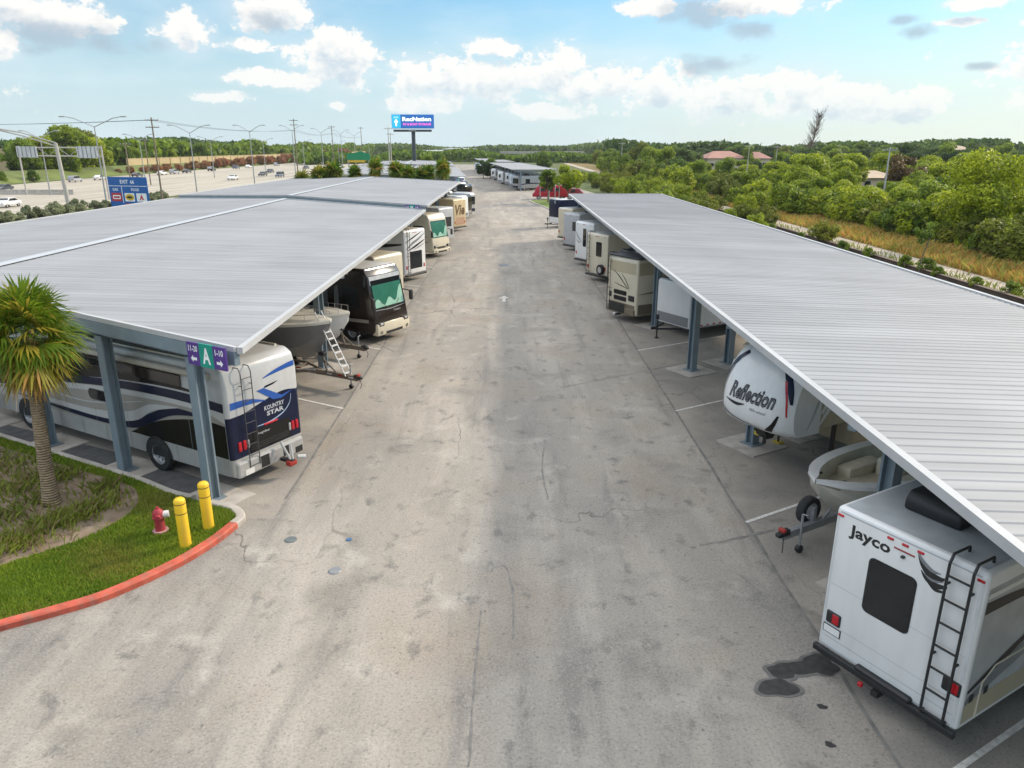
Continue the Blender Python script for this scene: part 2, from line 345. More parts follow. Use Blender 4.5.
g_gv = ground_mat('sandy_gravel', (0.42, 0.36, 0.29), [((0.26, 0.22, 0.17), 0.7, 0.45, 0.65, 0.8, I3), ((0.50, 0.44, 0.37), 3, 0.5, 0.7, 0.8, I3), ((0.14, 0.14, 0.06), 0.5, 0.58, 0.7, 0.7, I3)])
GRAVEL = g_gv[0]
g_dt = ground_mat('mulched_soil', (0.20, 0.15, 0.105), [((0.30, 0.24, 0.18), 1.2, 0.45, 0.68, 0.8, I3), ((0.07, 0.05, 0.035), 3, 0.5, 0.7, 0.8, I3), ((0.05, 0.08, 0.02), 0.9, 0.52, 0.68, 0.7, I3)])
SOIL = g_dt[0]
g_tf = ground_mat('turf', (0.11, 0.17, 0.02), [((0.12, 0.15, 0.028), 0.6, 0.45, 0.65, 0.8, I3), ((0.045, 0.08, 0.014), 2.2, 0.5, 0.7, 0.8, I3)])
TURF = g_tf[0]
g_dry = ground_mat('dry_grass_soil', (0.22, 0.15, 0.055), [((0.13, 0.13, 0.04), 0.12, 0.45, 0.62, 0.9, I3), ((0.27, 0.17, 0.07), 0.5, 0.5, 0.7, 0.8, I3)])
DRY = g_dry[0]
CONC = mat('pale_concrete', (0.40, 0.37, 0.33), 0.9, var=0.2, vs=2)
LINE = mat('worn_white_paint', (0.62, 0.60, 0.56), 0.8, var=0.25, vs=9)
FAINT = mat('faded_white_paint', (0.30, 0.285, 0.255), 0.85, var=0.15, vs=6)

def sheet(name, poly, z, m, kind='structure', thick=0.0):
    b = MB(); pts = [(p[0], p[1]) for p in poly]; n = len(pts)
    b.add([(x, y, z) for x, y in pts], [tuple(range(n))], m)
    if thick:
        vs = [(x, y, z) for x, y in pts] + [(x, y, z - thick) for x, y in pts]
        b.add(vs, [(i, n + i, n + (i + 1) % n, (i + 1) % n) for i in range(n)], m)
    o = b.build(name)
    # make the normals point up
    me = o.data
    if me.polygons[0].normal.z < 0: me.flip_normals()
    if kind: o['kind'] = kind
    return o

# ------------------------------------------------------------------ ground and roads
def haze(density):
    m = bpy.data.materials.new('haze_air'); m.use_nodes = True; N = m.node_tree.nodes; N.remove(N['Principled BSDF'])
    v = N.new('ShaderNodeVolumePrincipled'); v.inputs['Color'].default_value = (0.86, 0.92, 1.0, 1); v.inputs['Density'].default_value = density; v.inputs['Anisotropy'].default_value = 0.2
    m.node_tree.links.new(v.outputs[0], N['Material Output'].inputs['Volume'])
    bx = MB(); bx.box(-1510, 1510, -310, 1510, -1.0, 24.0, m); tag(bx.build('haze'), kind='stuff')
haze(0.00009)
sheet('ground', [(-1500, -300), (1500, -300), (1500, 1500), (-1500, 1500)], -0.03, GRASS)
BEND_Y, BEND = 118.0, R(5.5)
def bent(x, y):
    """site coordinates: beyond BEND_Y the yard turns a little to the left"""
    if y <= BEND_Y: return (x, y)
    t = y - BEND_Y; return (x * math.cos(BEND) - t * math.sin(BEND), BEND_Y + t * math.cos(BEND) + x * math.sin(BEND))
def strip(x0, x1, ys): return [bent(x0, y) for y in ys] + [bent(x1, y) for y in reversed(ys)]
YS = [-30, 20, 60, 100, 118, 119, 160, 220, 300, 420]
sheet('parking_ground', strip(-34, 21, YS), 0.0, STALL)
sheet('access_road', [(-45, -30), (-45, 17.2)] + strip(-6.0, 5.95, [16.9] + YS[2:])[:10 - 1] + strip(-6.0, 5.95, [16.9] + YS[2:])[9:] + [(5.95, -30)], 0.004, ASPHALT)
sheet('freeway', [(-65, -60), (-65, 1200), (-127, 1200), (-127, 240), (-121, 150), (-121, -60)], 0.0, FREEWAY)
b = MB()
for X in (-68, -72, -75.7, -79.4, -83.1, -97, -100.7, -104.4, -108.1, -112):
    if X in (-68, -83.1, -97, -112):
        b.add([(X - .1, 40, .006), (X + .1, 40, .006), (X + .1, 900, .006), (X - .1, 900, .006)], [(0, 1, 2, 3)], LINE)
    else:
        for k in range(60):
            y = 60 + 12 * k; b.add([(X - .09, y, .006), (X + .09, y, .006), (X + .09, y + 3, .006), (X - .09, y + 3, .006)], [(0, 1, 2, 3)], LINE)
tag(b.build('freeway_markings'), kind='structure')
sheet('dry_verge', [(34.5, -20), (44, -20), (46, 700), (34.5, 700)], -0.01, DRY)
sheet('gravel_strip', [(31.3, -20), (34.6, -20), (34.6, 600), (31.3, 600)], 0.0, GRAVEL)

sheet('fresh_asphalt_strip', [tuple(P(x, y))[:2] for x, y in [(-60, 423), (0, 436), (137, 478), (192, 497), (222, 486), (150, 461), (60, 438), (-60, 408)]], 0.006, mat('fresh_asphalt', (.085, .085, .088), .9, var=.25, vs=3))
# painted stall lines, road arrow
DR, DL = Vector((math.cos(R(30)), math.sin(R(30)), 0)), Vector((-math.cos(R(30)), math.sin(R(30)), 0))
b = MB()
def pline(p, d, l, w=0.1, m=None):
    p = Vector(p); d = Vector(d).normalized(); n = Vector((-d.y, d.x, 0)) * w / 2; z = Vector((0, 0, 0.010))
    b.add([p + n + z, p - n + z, p + d * l - n + z, p + d * l + n + z], [(0, 1, 2, 3)], m or LINE)
for k in range(-1, 9): pline((5.95, 16.65 + 8.25 * k, 0), DR, 9.5)
for k in range(1, 10): pline((-6.0, 25.2 + 8.2 * (k - 1), 0), DL, 11)
c = P(504, 299); z = 0.010
b.add([(c.x, c.y + 1.0, z), (c.x - .38, c.y + .2, z), (c.x - .11, c.y + .2, z), (c.x - .11, c.y - .9, z), (c.x + .11, c.y - .9, z), (c.x + .11, c.y + .2, z), (c.x + .38, c.y + .2, z)], [(0, 1, 2, 3, 4, 5, 6)], mat('half_worn_paint', (.46, .44, .40), .85, var=.25, vs=8))
c = P(508, 315); pline((c.x - 1.6, c.y, 0), (1, 0, 0), 3.2, 0.35, FAINT)
c = P(545, 182); pline((c.x - 3.2, c.y, 0), (1, 0, 0), 8, 0.5, FAINT)
tag(b.build('road_markings'), kind='structure')
# oil stain, cracks and seam on the asphalt
OIL = mat('oil_stain', (0.035, 0.033, 0.031), 0.55, var=0.4, vs=8)
b = MB()
def blot(px, py, rx, ry, seed, z=0.012, m=None):
    c = P(px, py); r_ = random.Random(seed); n = 40; pts = []
    ph = [r_.uniform(0, 6.28) for _ in range(4)]
    for i in range(n):
        t = 2 * math.pi * i / n; k = 1 + 0.16 * math.sin(2 * t + ph[0]) + 0.10 * math.sin(3 * t + ph[1]) + 0.06 * math.sin(5 * t + ph[2])
        pts.append((c.x + rx * k * math.cos(t), c.y + ry * k * math.sin(t), z))
    b.add(pts, [tuple(range(n))], m or OIL)
HALO = mat('oil_halo', (0.13, 0.125, 0.118), 0.7, var=0.3, vs=6)
for i, q in enumerate([(818, 664, .42, .30), (800, 668, .42, .27), (783, 671, .36, .27), (778, 688, .37, .30)]): blot(*q, i, 0.0096 + 0.0003 * i, HALO)
for i, q in enumerate([(818, 664, .33, .24), (800, 668, .34, .2), (783, 671, .28, .2), (778, 688, .30, .24), (826, 669, .2, .2)]): blot(*q, i, 0.011 + 0.001 * i)
TAR = mat('old_tyre_mark', (0.19, 0.18, 0.165), 0.9, var=0.3, vs=5)
tag(b.build('oil_stain'), 'dark irregular oil stain on the asphalt near the white camper', 'stain')
for k_, (px_, py_) in enumerate([(822, 707), (830, 745)]):
    b = MB(); blot(px_, py_, .08, .06, 9 + k_); tag(b.build('oil_stain'), ['small oil spot just below the big dark stain', 'small oil spot nearest the lower picture edge'][k_], 'stain')
b = MB()
def crack(pts, w):
    q = cat([tuple(P(x, y))[:2] for x, y in pts], 6); r_ = random.Random(int(pts[0][0]))
    q = [(x + r_.gauss(0, .008), y + r_.gauss(0, .012), w * r_.uniform(.4, 1.2)) for x, y in q]
    b.band(q, lambda a, c_: (a, c_, 0.0095), TAR)
crack([(481, 610), (478, 640), (474, 690), (468, 768)], .05)
crack([(489, 572), (504, 566), (512, 590), (513, 640)], .04)
crack([(545, 440), (542, 470), (548, 500)], .05)
crack([(560, 388), (620, 376), (690, 362)], .05)
crack([(700, 545), (730, 540), (775, 530)], .09)
crack([(350, 330), (380, 345), (395, 352)], .07)
tag(b.build('road_cracks'), kind='structure')
# raised seam between road and stalls
SEAM = mat('seam_asphalt', (0.17, 0.162, 0.15), 0.9, var=0.3, vs=3)
b = MB()
for X in (-6.0, 5.95):
    q = [(*bent(X + 0.02 * math.sin(y * 1.7), y), 0.05 + 0.04 * abs(math.sin(y * .9 + X))) for y in range(-10 if X > 0 else 18, 118, 2)]
    b.band(q, lambda a, c_: (a, c_, 0.0075), SEAM)
tag(b.build('pavement_seam'), kind='structure')

# ------------------------------------------------------------------ planter island
red_px = [(-40, 646), (0, 632), (55, 617), (109, 600), (175, 570), (215, 546), (238, 528)]
gray_px = [(238, 528), (246, 520), (240, 511), (228, 507), (214, 504)]
back_px = [(196, 499), (175, 494), (137, 479), (70, 458), (0, 436), (-60, 417)]
def kerb_strip(name, px, m, w=0.24, h=0.15, inset=0.0):
    q = cat([tuple(P(x, y))[:2] for x, y in px], 6); n = len(q); b = MB(); L_, R_ = [], []
    for i in range(n):
        a, c_ = q[max(i - 1, 0)], q[min(i + 1, n - 1)]; dx, dy = c_[0] - a[0], c_[1] - a[1]; l = math.hypot(dx, dy)
        L_.append((q[i][0] - dy / l * w, q[i][1] + dx / l * w)); R_.append(q[i])
    k = 0.03; vs = []
    for i in range(n):
        (lx, ly), (rx, ry) = L_[i], R_[i]; ux, uy = (lx - rx) / w * k, (ly - ry) / w * k
        vs += [(rx, ry, -.02), (rx, ry, h - k), (rx + ux, ry + uy, h), (lx - ux, ly - uy, h), (lx, ly, h - k), (lx, ly, -.02)]
    fs = [(6 * i + j, 6 * i + j + 1, 6 * i + 7 + j, 6 * i + 6 + j) for i in range(n - 1) for j in range(5)] + [tuple(range(5, -1, -1)), tuple(6 * (n - 1) + j for j in range(6))]
    b.add(vs, fs, m); return tag(b.build(name), kind='structure'), L_
RED = mat('red_kerb_paint', (0.44, 0.085, 0.05), 0.75, var=0.28, vs=4, dirt=0.5)
_, inner1 = kerb_strip('red_kerb', red_px, RED)
_, inner2 = kerb_strip('concrete_kerb', gray_px, CONC)
_, inner3 = kerb_strip('concrete_kerb', back_px, CONC, w=0.18)
outline = [tuple(P(x, y))[:2] for x, y in red_px[:-1]] + [tuple(P(x, y))[:2] for x, y in gray_px] + [tuple(P(x, y))[:2] for x, y in back_px]
inner = inner1 + inner2[1:] + inner3
ctr = Vector(P(80, 530))
tf = sheet('planter_turf', inner, 0.09, TURF)
soil_px = [(-60, 590), (0, 566), (40, 553), (85, 538), (120, 520), (137, 505), (136, 490), (120, 482), (70, 467), (0, 446), (-60, 427)]
sheet('planter_soil', [tuple(P(x, y, .1))[:2] for x, y in cat(soil_px, 4)], 0.096, SOIL)
def inside(pt, poly):
    x, y = pt[0], pt[1]; r = False; n = len(poly)
    for i in range(n):
        x0, y0 = poly[i][:2]; x1, y1 = poly[(i + 1) % n][:2]
        if (y0 > y) != (y1 > y) and x < (x1 - x0) * (y - y0) / (y1 - y0) + x0: r = not r
    return r
SOILP = [tuple(P(x, y, .1))[:2] for x, y in cat(soil_px, 4)]

def blades(name, pts, hgt, wid, mats, seed, lean=0.5, z=0.09):
    """many single grass blades: bent triangles"""
    g = np.random.default_rng(seed); n = len(pts); p = np.asarray(pts, float)
    if p.shape[1] == 2: p = np.column_stack([p, np.full(n, z)])
    th = g.uniform(0, 2 * np.pi, n); h = hgt * g.uniform(.5, 1.3, n); w = wid * g.uniform(.7, 1.3, n); l = lean * h * g.uniform(.2, 1.2, n)
    d = np.column_stack([np.cos(th), np.sin(th), np.zeros(n)]); s = np.column_stack([-np.sin(th), np.cos(th), np.zeros(n)])
    up = np.array([0, 0, 1.0])
    V = np.stack([p - s * w[:, None] / 2, p + s * w[:, None] / 2, p + d * (l * .35)[:, None] + up * (h * .6)[:, None] + s * w[:, None] * .35, p + d * l[:, None] + up * h[:, None]], 1).reshape(-1, 3)
    i = np.arange(n) * 4; F = np.stack([i, i + 1, i + 2, i + 3], 1)
    pat = np.sin(p[:, 0] * 1.9) + np.sin(p[:, 1] * 2.3 + p[:, 0] * .8) + g.normal(0, .7, n)
    return raw_mesh(name, V, F, mats, (pat > .9).astype(int) if len(mats) == 2 else g.integers(0, len(mats), n))
LAWN = [leafmat('lawn_blade', (0.09, 0.18, 0.012), (0.27, 0.34, 0.03), 0.3), leafmat('lawn_blade_pale', (0.16, 0.2, 0.025), (0.30, 0.27, 0.06), 0.3)]
def scatter(poly, n, seed, test=None):
    r_ = random.Random(seed); xs = [p[0] for p in poly]; ys = [p[1] for p in poly]; out = []
    while len(out) < n:
        q = (r_.uniform(min(xs), max(xs)), r_.uniform(min(ys), max(ys)))
        if inside(q, poly) and (test is None or test(q)): out.append(q)
    return out
tag(blades('planter_grass', scatter(inner, 42000, 3, lambda q: not inside(q, SOILP)), 0.075, 0.022, LAWN, 4), 'short green lawn filling the kerbed planter', 'grass', kind='stuff')
WEED = [leafmat('weed_leaf', (0.09, 0.14, 0.015), (0.24, 0.27, 0.04), 0.35), leafmat('weed_dry', (0.16, 0.13, 0.05), (0.25, 0.2, 0.09), 0.3)]
wp = []
r_ = random.Random(12)
for (px, py, rr, n) in [(20, 545, .7, 700), (50, 528, .5, 500), (75, 520, .6, 600), (95, 512, .45, 420), (110, 505, .4, 320), (10, 520, .6, 350), (25, 490, .9, 700), (60, 480, .7, 500), (105, 492, .5, 350), (0, 470, 1.2, 800), (5, 550, .5, 450), (40, 505, .4, 200)]:
    c = P(px, py)
    for _ in range(n):
        q = (c.x + r_.gauss(0, rr * .5), c.y + r_.gauss(0, rr * .5))
        if inside(q, SOILP): wp.append(q)
wp = wp[::2] + scatter(SOILP, 350, 77)
tag(blades('planter_weeds', wp, 0.24, 0.035, [WEED[0], WEED[0], WEED[0], WEED[1]], 5, 0.9, 0.096), 'scrubby weeds growing in the bare planter soil', 'weeds', kind='stuff')

# ------------------------------------------------------------------ fire hydrant and bollards
YEL = mat('yellow_post_paint', (0.78, 0.50, 0.02), 0.45, var=0.08, dirt=0.2); YEL2 = mat('dark_band', (0.16, 0.10, 0.02), 0.6)
def bollard(px, py, label):
    p = P(px, py, 0.09); t = thing('bollard', label, 'bollard', p, 0, 'yellow bollards by the hydrant')
    one('post', lambda b: b.lathe([(.13, 0), (.13, 1.16), (.122, 1.20), (.09, 1.235), (.0, 1.25)], (0, 0, 0), (0, 0, 1), YEL, 20), t)
    for h in (.86, 1.10): one('band', lambda b: b.lathe([(.1305, h), (.132, h + .005), (.132, h + .02), (.1305, h + .025)], (0, 0, 0), (0, 0, 1), YEL2, 20), t)
bollard(186, 546, 'yellow bollard nearer the red kerb, beside the red hydrant')
bollard(209, 528, 'yellow bollard standing in front of the first canopy post')
HR = mat('hydrant_red', (0.34, 0.022, 0.035), 0.6, var=0.12, dirt=0.2); HW = mat('hydrant_cap', (0.62, 0.60, 0.58), 0.5)
t = thing('fire_hydrant', 'red fire hydrant with a pale cap on the planter lawn', 'fire hydrant', P(161, 532, 0.09), R(20)); t.scale = (.9, .9, .92)
one('body', lambda b: b.lathe([(.0, 0), (.19, 0), (.19, .04), (.13, .05), (.12, .40), (.16, .42), (.16, .46), (.14, .47), (.145, .55), (.12, .62), (.07, .67), (.04, .69), (.04, .73), (0, .73)], (0, 0, 0), (0, 0, 1), HR, 18), t)
one('base_flange', lambda b: [b.lathe([(.0, .045), (.21, .045), (.21, .075), (0, .075)], (0, 0, 0), (0, 0, 1), mat('hydrant_flange', (0.45, .25, .24), .6), 8)], t)
one('side_outlet', lambda b: b.tube((0, 0, .5), (0, -.24, .5), .07, HR, n=12), t)
one('pumper_cap', lambda b: b.tube((0.1, 0, .5), (0.26, 0, .5), .095, HW, n=12), t)
one('side_outlet', lambda b: b.tube((0, 0, .5), (0, .24, .5), .07, HR, n=12), t)

# ------------------------------------------------------------------ canopies
ROOFM = mat('roof_sheet', (0.28, 0.285, 0.295), 0.6, 0.0, var=0.10, vs=0.25, spec=0.4)
def roof_material(m):
    nt = m.node_tree; N = nt.nodes; L = nt.links; b = N['Principled BSDF']
    src = b.inputs['Base Color'].links[0].from_socket
    tc = N.new('ShaderNodeTexCoord'); mp = N.new('ShaderNodeMapping'); mp.inputs['Scale'].default_value = (0.06, 2.2, 1); L.new(tc.outputs['Object'], mp.inputs[0])
    nz = N.new('ShaderNodeTexNoise'); nz.inputs['Scale'].default_value = 1.1; nz.inputs['Detail'].default_value = 6; L.new(mp.outputs[0], nz.inputs['Vector'])
    mr = N.new('ShaderNodeMapRange'); L.new(nz.outputs[0], mr.inputs[0]); mr.inputs[1].default_value = .35; mr.inputs[2].default_value = .7; mr.inputs[3].default_value = 0.87; mr.inputs[4].default_value = 1.09
    mx = N.new('ShaderNodeMix'); mx.data_type = 'RGBA'; mx.blend_type = 'MULTIPLY'; mx.inputs[0].default_value = 1; L.new(src, mx.inputs[6]); L.new(mr.outputs[0], mx.inputs[7])
    L.new(mx.outputs[2], b.inputs['Base Color'])
roof_material(ROOFM); ROOFM2 = mat('older_roof_sheet', (0.255, 0.26, 0.27), 0.6, 0.0, var=0.08, vs=0.25, spec=0.4); roof_material(ROOFM2)
TRIM = mat('white_trim', (0.41, 0.415, 0.42), 0.5, var=0.08, vs=1)
STEEL = mat('blue_grey_steel', (0.175, 0.225, 0.26), 0.5, var=0.10, vs=2, dirt=0.12)
STEELD = mat('purlin_steel', (0.20, 0.22, 0.235), 0.6, var=0.1)
RIDGE = mat('ridge_cap', (0.40, 0.425, 0.45), 0.5, var=0.06)
TAN30 = math.tan(R(30))
def canopy(label, xe, xo, xr, ye, length, he, ho, hr, side, frames, posts, ridge=True, rot=0.0, origin=(0, 0), pitch=0.42, far=False, ph=0.012, tone_y=1e9):
    """xe road-side eave, xo other eave, xr ridge (site x); ye = where the skewed front edge meets the road-side eave"""
    t = thing('parking_canopy', label, 'canopy', (origin[0], origin[1], 0), rot, 'metal canopies over the storage stalls')
    sg = -1 if xo < xe else 1
    def hz(x):
        if ridge:
            return he + (hr - he) * (x - xe) / (xr - xe) if (x - xr) * sg <= 0 else hr + (ho - hr) * (x - xr) / (xo - xr)
        return he + (ho - he) * (x - xe) / (xo - xe)
    wid = abs(xo - xe); skew = wid * TAN30
    def lim(y):
        d0 = min(max((y - ye) / TAN30, 0), wid); d1 = min(max((y - ye - length) / TAN30, 0), wid)
        return d1, d0       # distances inward from the road-side eave
    b = MB(); ys = []; y = ye
    while y < ye + length + skew:
        ys += [(y, 0), (y + pitch * .66, 0), (y + pitch * .74, ph), (y + pitch * .92, ph)]; y += pitch
    cuts = [0, abs(xr - xe), wid] if ridge else [0, wid]
    for (ya, za), (yb, zb) in zip(ys, ys[1:]):
        (a0, a1), (b0, b1) = lim(ya), lim(yb)
        for c0, c1 in zip(cuts, cuts[1:]):
            p = [max(a0, c0), min(a1, c1), max(b0, c0), min(b1, c1)]
            if p[1] - p[0] < 1e-4 and p[3] - p[2] < 1e-4: continue
            p[1] = max(p[1], p[0]); p[3] = max(p[3], p[2])
            X = [xe + sg * v for v in p]; b.add([(X[0], ya, hz(X[0]) + za), (X[1], ya, hz(X[1]) + za), (X[3], yb, hz(X[3]) + zb), (X[2], yb, hz(X[2]) + zb)], [(0, 1, 2, 3)], ROOFM if ya < tone_y else ROOFM2)
    b.build('roof_sheet', t)
    # eave trim, front and rear rake trims
    def rail(name, p, q, up, down, th, m):
        p, q = Vector(p), Vector(q); d = (q - p).normalized(); n = Vector((-d.y, d.x, 0)).normalized() * th / 2; z0, z1 = Vector((0, 0, -down)), Vector((0, 0, up))
        bb = MB(); c = [p + n, p - n, q - n, q + n]; bb.add([v + z0 for v in c] + [v + z1 for v in c], [(0, 1, 2, 3), (7, 6, 5, 4), (0, 4, 5, 1), (1, 5, 6, 2), (2, 6, 7, 3), (3, 7, 4, 0)], m)
        return bb.build(name, t)
    e = lambda d, yy: (xe + sg * d, yy + d * TAN30)
    A = Vector((*e(-.09, ye), he)); B = Vector((*e(-.09, ye + length), he))
    rail('eave_gutter', A, B, .05, .11, .14, TRIM)
    rail('eave_gutter', (*e(wid + .09, ye), ho), (*e(wid + .09, ye + length), ho), .06, .17, .16, TRIM)
    dr = abs(xr - xe) if ridge else wid
    for yy, off in ((ye, -.06), (ye + length, .06)):
        segs = [(0, dr), (dr, wid)] if ridge else [(0, wid)]
        for (d0, d1) in segs:
            p0 = (*e(d0, yy + off), hz(xe + sg * d0)); p1 = (*e(d1, yy + off), hz(xe + sg * d1))
            rail('rake_trim', p0, p1, .07, .06, .10, TRIM)
            if not far: rail('edge_beam', (p0[0], p0[1] + (.02 if off < 0 else -.02), p0[2] - .072), (p1[0], p1[1] + (.02 if off < 0 else -.02), p1[2] - .072), 0, .32, .16, STEEL)
    if ridge:
        bb = MB(); y0, y1 = ye + dr * TAN30, ye + dr * TAN30 + length; X = xr
        w = .3; zz = hz(X) + .05
        bb.add([(X - w, y0, hz(X - w) + .047), (X, y0, zz + .02), (X + w, y0, hz(X + w) + .047), (X - w, y1, hz(X - w) + .047), (X, y1, zz + .02), (X + w, y1, hz(X + w) + .047)], [(0, 1, 4, 3), (1, 2, 5, 4)], RIDGE)
        bb.build('ridge_cap', t)
    # frames along the stall direction: rafter, posts, concrete pads
    for fi, yf in enumerate(frames):
        p0 = e(.25, yf); p1 = e(wid - .25, yf)
        if ridge: segs = [(.25, dr), (dr, wid - .25)]
        else: segs = [(.25, wid - .25)]
        for d0, d1 in segs:
            q0, q1 = e(d0, yf), e(d1, yf)
            if not far or fi == 0: rail('rafter', (*q0, hz(xe + sg * d0) - .20), (*q1, hz(xe + sg * d1) - .20), 0, .30, .18, STEEL)
        for pi, dpost in enumerate(posts):
            if fi > 0 and pi > 1 and not (pi == len(posts) - 1): continue
            if far and pi > 0: continue
            q = e(dpost, yf); zt = hz(xe + sg * dpost) - .50
            bb = MB(); w, f = .15, .025; u = Vector((sg * math.cos(R(30)), math.sin(R(30)), 0)); v = Vector((-u.y, u.x, 0)); zc = Vector((q[0], q[1], zt / 2)); H2 = Vector((0, 0, zt / 2))
            bb.obox(zc + v * (w - f), u * w, v * f, H2, STEEL); bb.obox(zc - v * (w - f), u * w, v * f, H2, STEEL); bb.obox(zc, u * f, v * (w - 2 * f), H2 * .999, STEEL)
            bb.obox(Vector((q[0], q[1], .045)), u * .26, v * .26, Vector((0, 0, .012)), STEEL)
            bb.build('post', t)
            bb = MB(); bb.obox(Vector((q[0], q[1], .0)), u * .78, v * .78, Vector((0, 0, .03)), CONC); bb.build('footing', t)
    if not far:
        bb = MB(); k = 1.2; d = k
        while d < wid - .3:
            p, q = e(d, ye + .1), e(d, ye + length - .1); z = hz(xe + sg * d) - .16
            bb.add([(p[0] - .035, p[1], z), (p[0] + .035, p[1], z), (p[0] + .035, p[1], z + .14), (p[0] - .035, p[1], z + .14), (q[0] - .035, q[1], z), (q[0] + .035, q[1], z), (q[0] + .035, q[1], z + .14), (q[0] - .035, q[1], z + .14)],
                   [(0, 1, 2, 3), (7, 6, 5, 4), (0, 4, 5, 1), (1, 5, 6, 2), (3, 2, 6, 7), (0, 3, 7, 4)], STEELD); d += k * 1.25
        bb.build('purlin', t)
    return t
LP = [1.5, 4.75, 8.05, 11.4, 15.0, 19.0, 23.5]
canopy('nearest left grey metal canopy over the navy motorhome, lettered A', -6.45, -31.5, -19, 16.95, 40.3, 4.45, 4.4, 4.8, -1, [17.12, 29.55, 41.9, 54.2], LP)
canopy('second left metal canopy, just behind the canopy lettered A', -6.45, -31.5, -19, 58.6, 41.2, 4.68, 4.6, 5.0, -1, [58.9, 70.8, 83.1, 95.4], LP)
canopy('long right metal canopy over the white camper and fifth wheel', 6.15, 16.4, 10, -4.0, 81, 4.45, 4.1, 4.1, 1, [-3.8 + 8.15 * k + .0 for k in range(0)] + [4.6 + 8.15 * k for k in range(9)], [1.55, 3.4, 8.6], ridge=False, ph=0.018, tone_y=51.5, pitch=.32)
def far_canopy(label, xe, xo, yb, length, ridge=True):
    o = bent(0, yb)
    return canopy(label, xe, xo, (xe + xo) / 2, 0, length, 4.45, 4.3, 4.75 if ridge else 4.3, 1, [.4 + 8.2 * k for k in range(int(length / 8.2) + 1)], [1.6, 6], ridge=ridge, rot=BEND, origin=o, pitch=0.9, far=True)
far_canopy('third left metal canopy, beyond the row of small palms', -6.45, -31.5, 123, 60)
far_canopy('farthest left metal canopy under the horizon', -6.45, -31.5, 196, 60)
far_canopy('far right metal canopy beyond the red van', 5.2, 15.2, 162, 72, False)
far_canopy('farthest right metal canopy at the end of the yard', 5.2, 15.2, 250, 70, False)

# row sign on the first canopy
PURP = mat('sign_purple', (0.075, 0.03, 0.21), 0.5); TEAL = mat('sign_green', (0.0, 0.26, 0.19), 0.5); SWH = mat('sign_white', (0.8, 0.8, 0.8), 0.5)
def row_sign(pos, rz, label, tl, mid, tr, s=1.0):
    t = thing('row_sign', label, 'sign', pos, rz, 'row letter signs on the canopy corners')
    W, Hh = 1.36 * s, .56 * s; fn = lambda lvl: (lambda a, c: (a, -.02 - .003 * lvl, c))
    one('left_panel', lambda b: b.box(-W / 2, -.245 * s, -.02, .02, -Hh / 2, Hh / 2, PURP), t)
    one('right_panel', lambda b: b.box(.245 * s, W / 2, -.02, .02, -Hh / 2, Hh / 2, PURP), t)
    one('letter_panel', lambda b: b.box(-.242 * s, .242 * s, -.021, .021, -Hh / 2 - .01, Hh / 2 + .01, TEAL), t)
    def txt(b):
        b.text(mid, .27 * s, fn(1), SWH, .03, 0, -.135 * s, -.2 * s, .40 * s)
        b.text(tl, .32 * s, fn(1), SWH, .02, 0, -.62 * s, .06 * s, .15 * s); b.text(tr, .28 * s, fn(1), SWH, .02, 0, .32 * s, .06 * s, .15 * s)
        for c, d in ((-.46, -1), (.46, 1)):
            pts = [(c + .11 * d, -.12), (c + .02 * d, -.03), (c + .02 * d, -.085), (c - .11 * d, -.085), (c - .11 * d, -.155), (c + .02 * d, -.155), (c + .02 * d, -.21)]
            b.poly([(x * s, z * s) for x, z in pts], fn(1), SWH)
    one('lettering', txt, t)
    return t
row_sign((-7.18, 16.97, 4.27), R(-30), 'purple and green hanging sign with white letter A, on the near post', '11-20', 'A', '1-10')
row_sign((-7.5, 58.7, 4.45), R(-30), 'purple and green row sign at the joint of the left canopies', '31-40', 'B', '21-30')
q = bent(-7.6, 122.6); row_sign((q[0], q[1] + .2, 4.0), R(-30) + BEND, 'small distant purple row sign beyond the palms', '51-60', 'C', '41-50')

# ------------------------------------------------------------------ vehicles: shared pieces
WHT = mat('white_gelcoat', (0.74, 0.74, 0.73), 0.32, var=0.05, vs=.7, dirt=0.10, coat=0.3)
CREAM = mat('cream_gelcoat', (0.62, 0.56, 0.43), 0.35, var=0.06, vs=.7, dirt=0.12, coat=0.3)
TAN_ = mat('champagne_side', (0.44, 0.38, 0.26), 0.4, var=0.06, vs=.7, dirt=0.12)
SILV = mat('silver_paint', (0.42, 0.42, 0.41), 0.35, 0.3, var=0.06, dirt=0.10)
TAUPE = mat('taupe_paint', (0.30, 0.285, 0.255), 0.35, var=0.05, coat=0.3)
NAVY = mat('navy_paint', (0.006, 0.010, 0.034), 0.3, var=0.1, spec=0.35)
BLUE = mat('blue_stripe', (0.02, 0.09, 0.36), 0.3, var=0.06, coat=0.4)
BLK = mat('black_plastic', (0.018, 0.018, 0.019), 0.5, var=0.1)
BLKG = mat('gloss_black', (0.008, 0.0075, 0.0075), 0.25, var=0.05, spec=.4)
BROWNB = mat('dark_brown_paint', (0.022, 0.014, 0.011), 0.2, var=0.08, coat=0.5)
GREYP = mat('grey_graphic', (0.20, 0.21, 0.22), 0.4)
LGREY = mat('light_grey_graphic', (0.42, 0.43, 0.44), 0.4)
ROOFG = mat('rubber_roof', (0.40, 0.43, 0.44), 0.8, var=0.12, vs=1.5, dirt=0.15)
ROOFD = mat('dark_roof', (0.07, 0.075, 0.085), 0.7, var=0.12)
REDL = mat('red_lens', (0.45, 0.012, 0.02), 0.2, var=0.05); GLS = glass(); TYRE = mat('tyre_rubber', (0.02, 0.02, 0.021), 0.8, var=0.2)
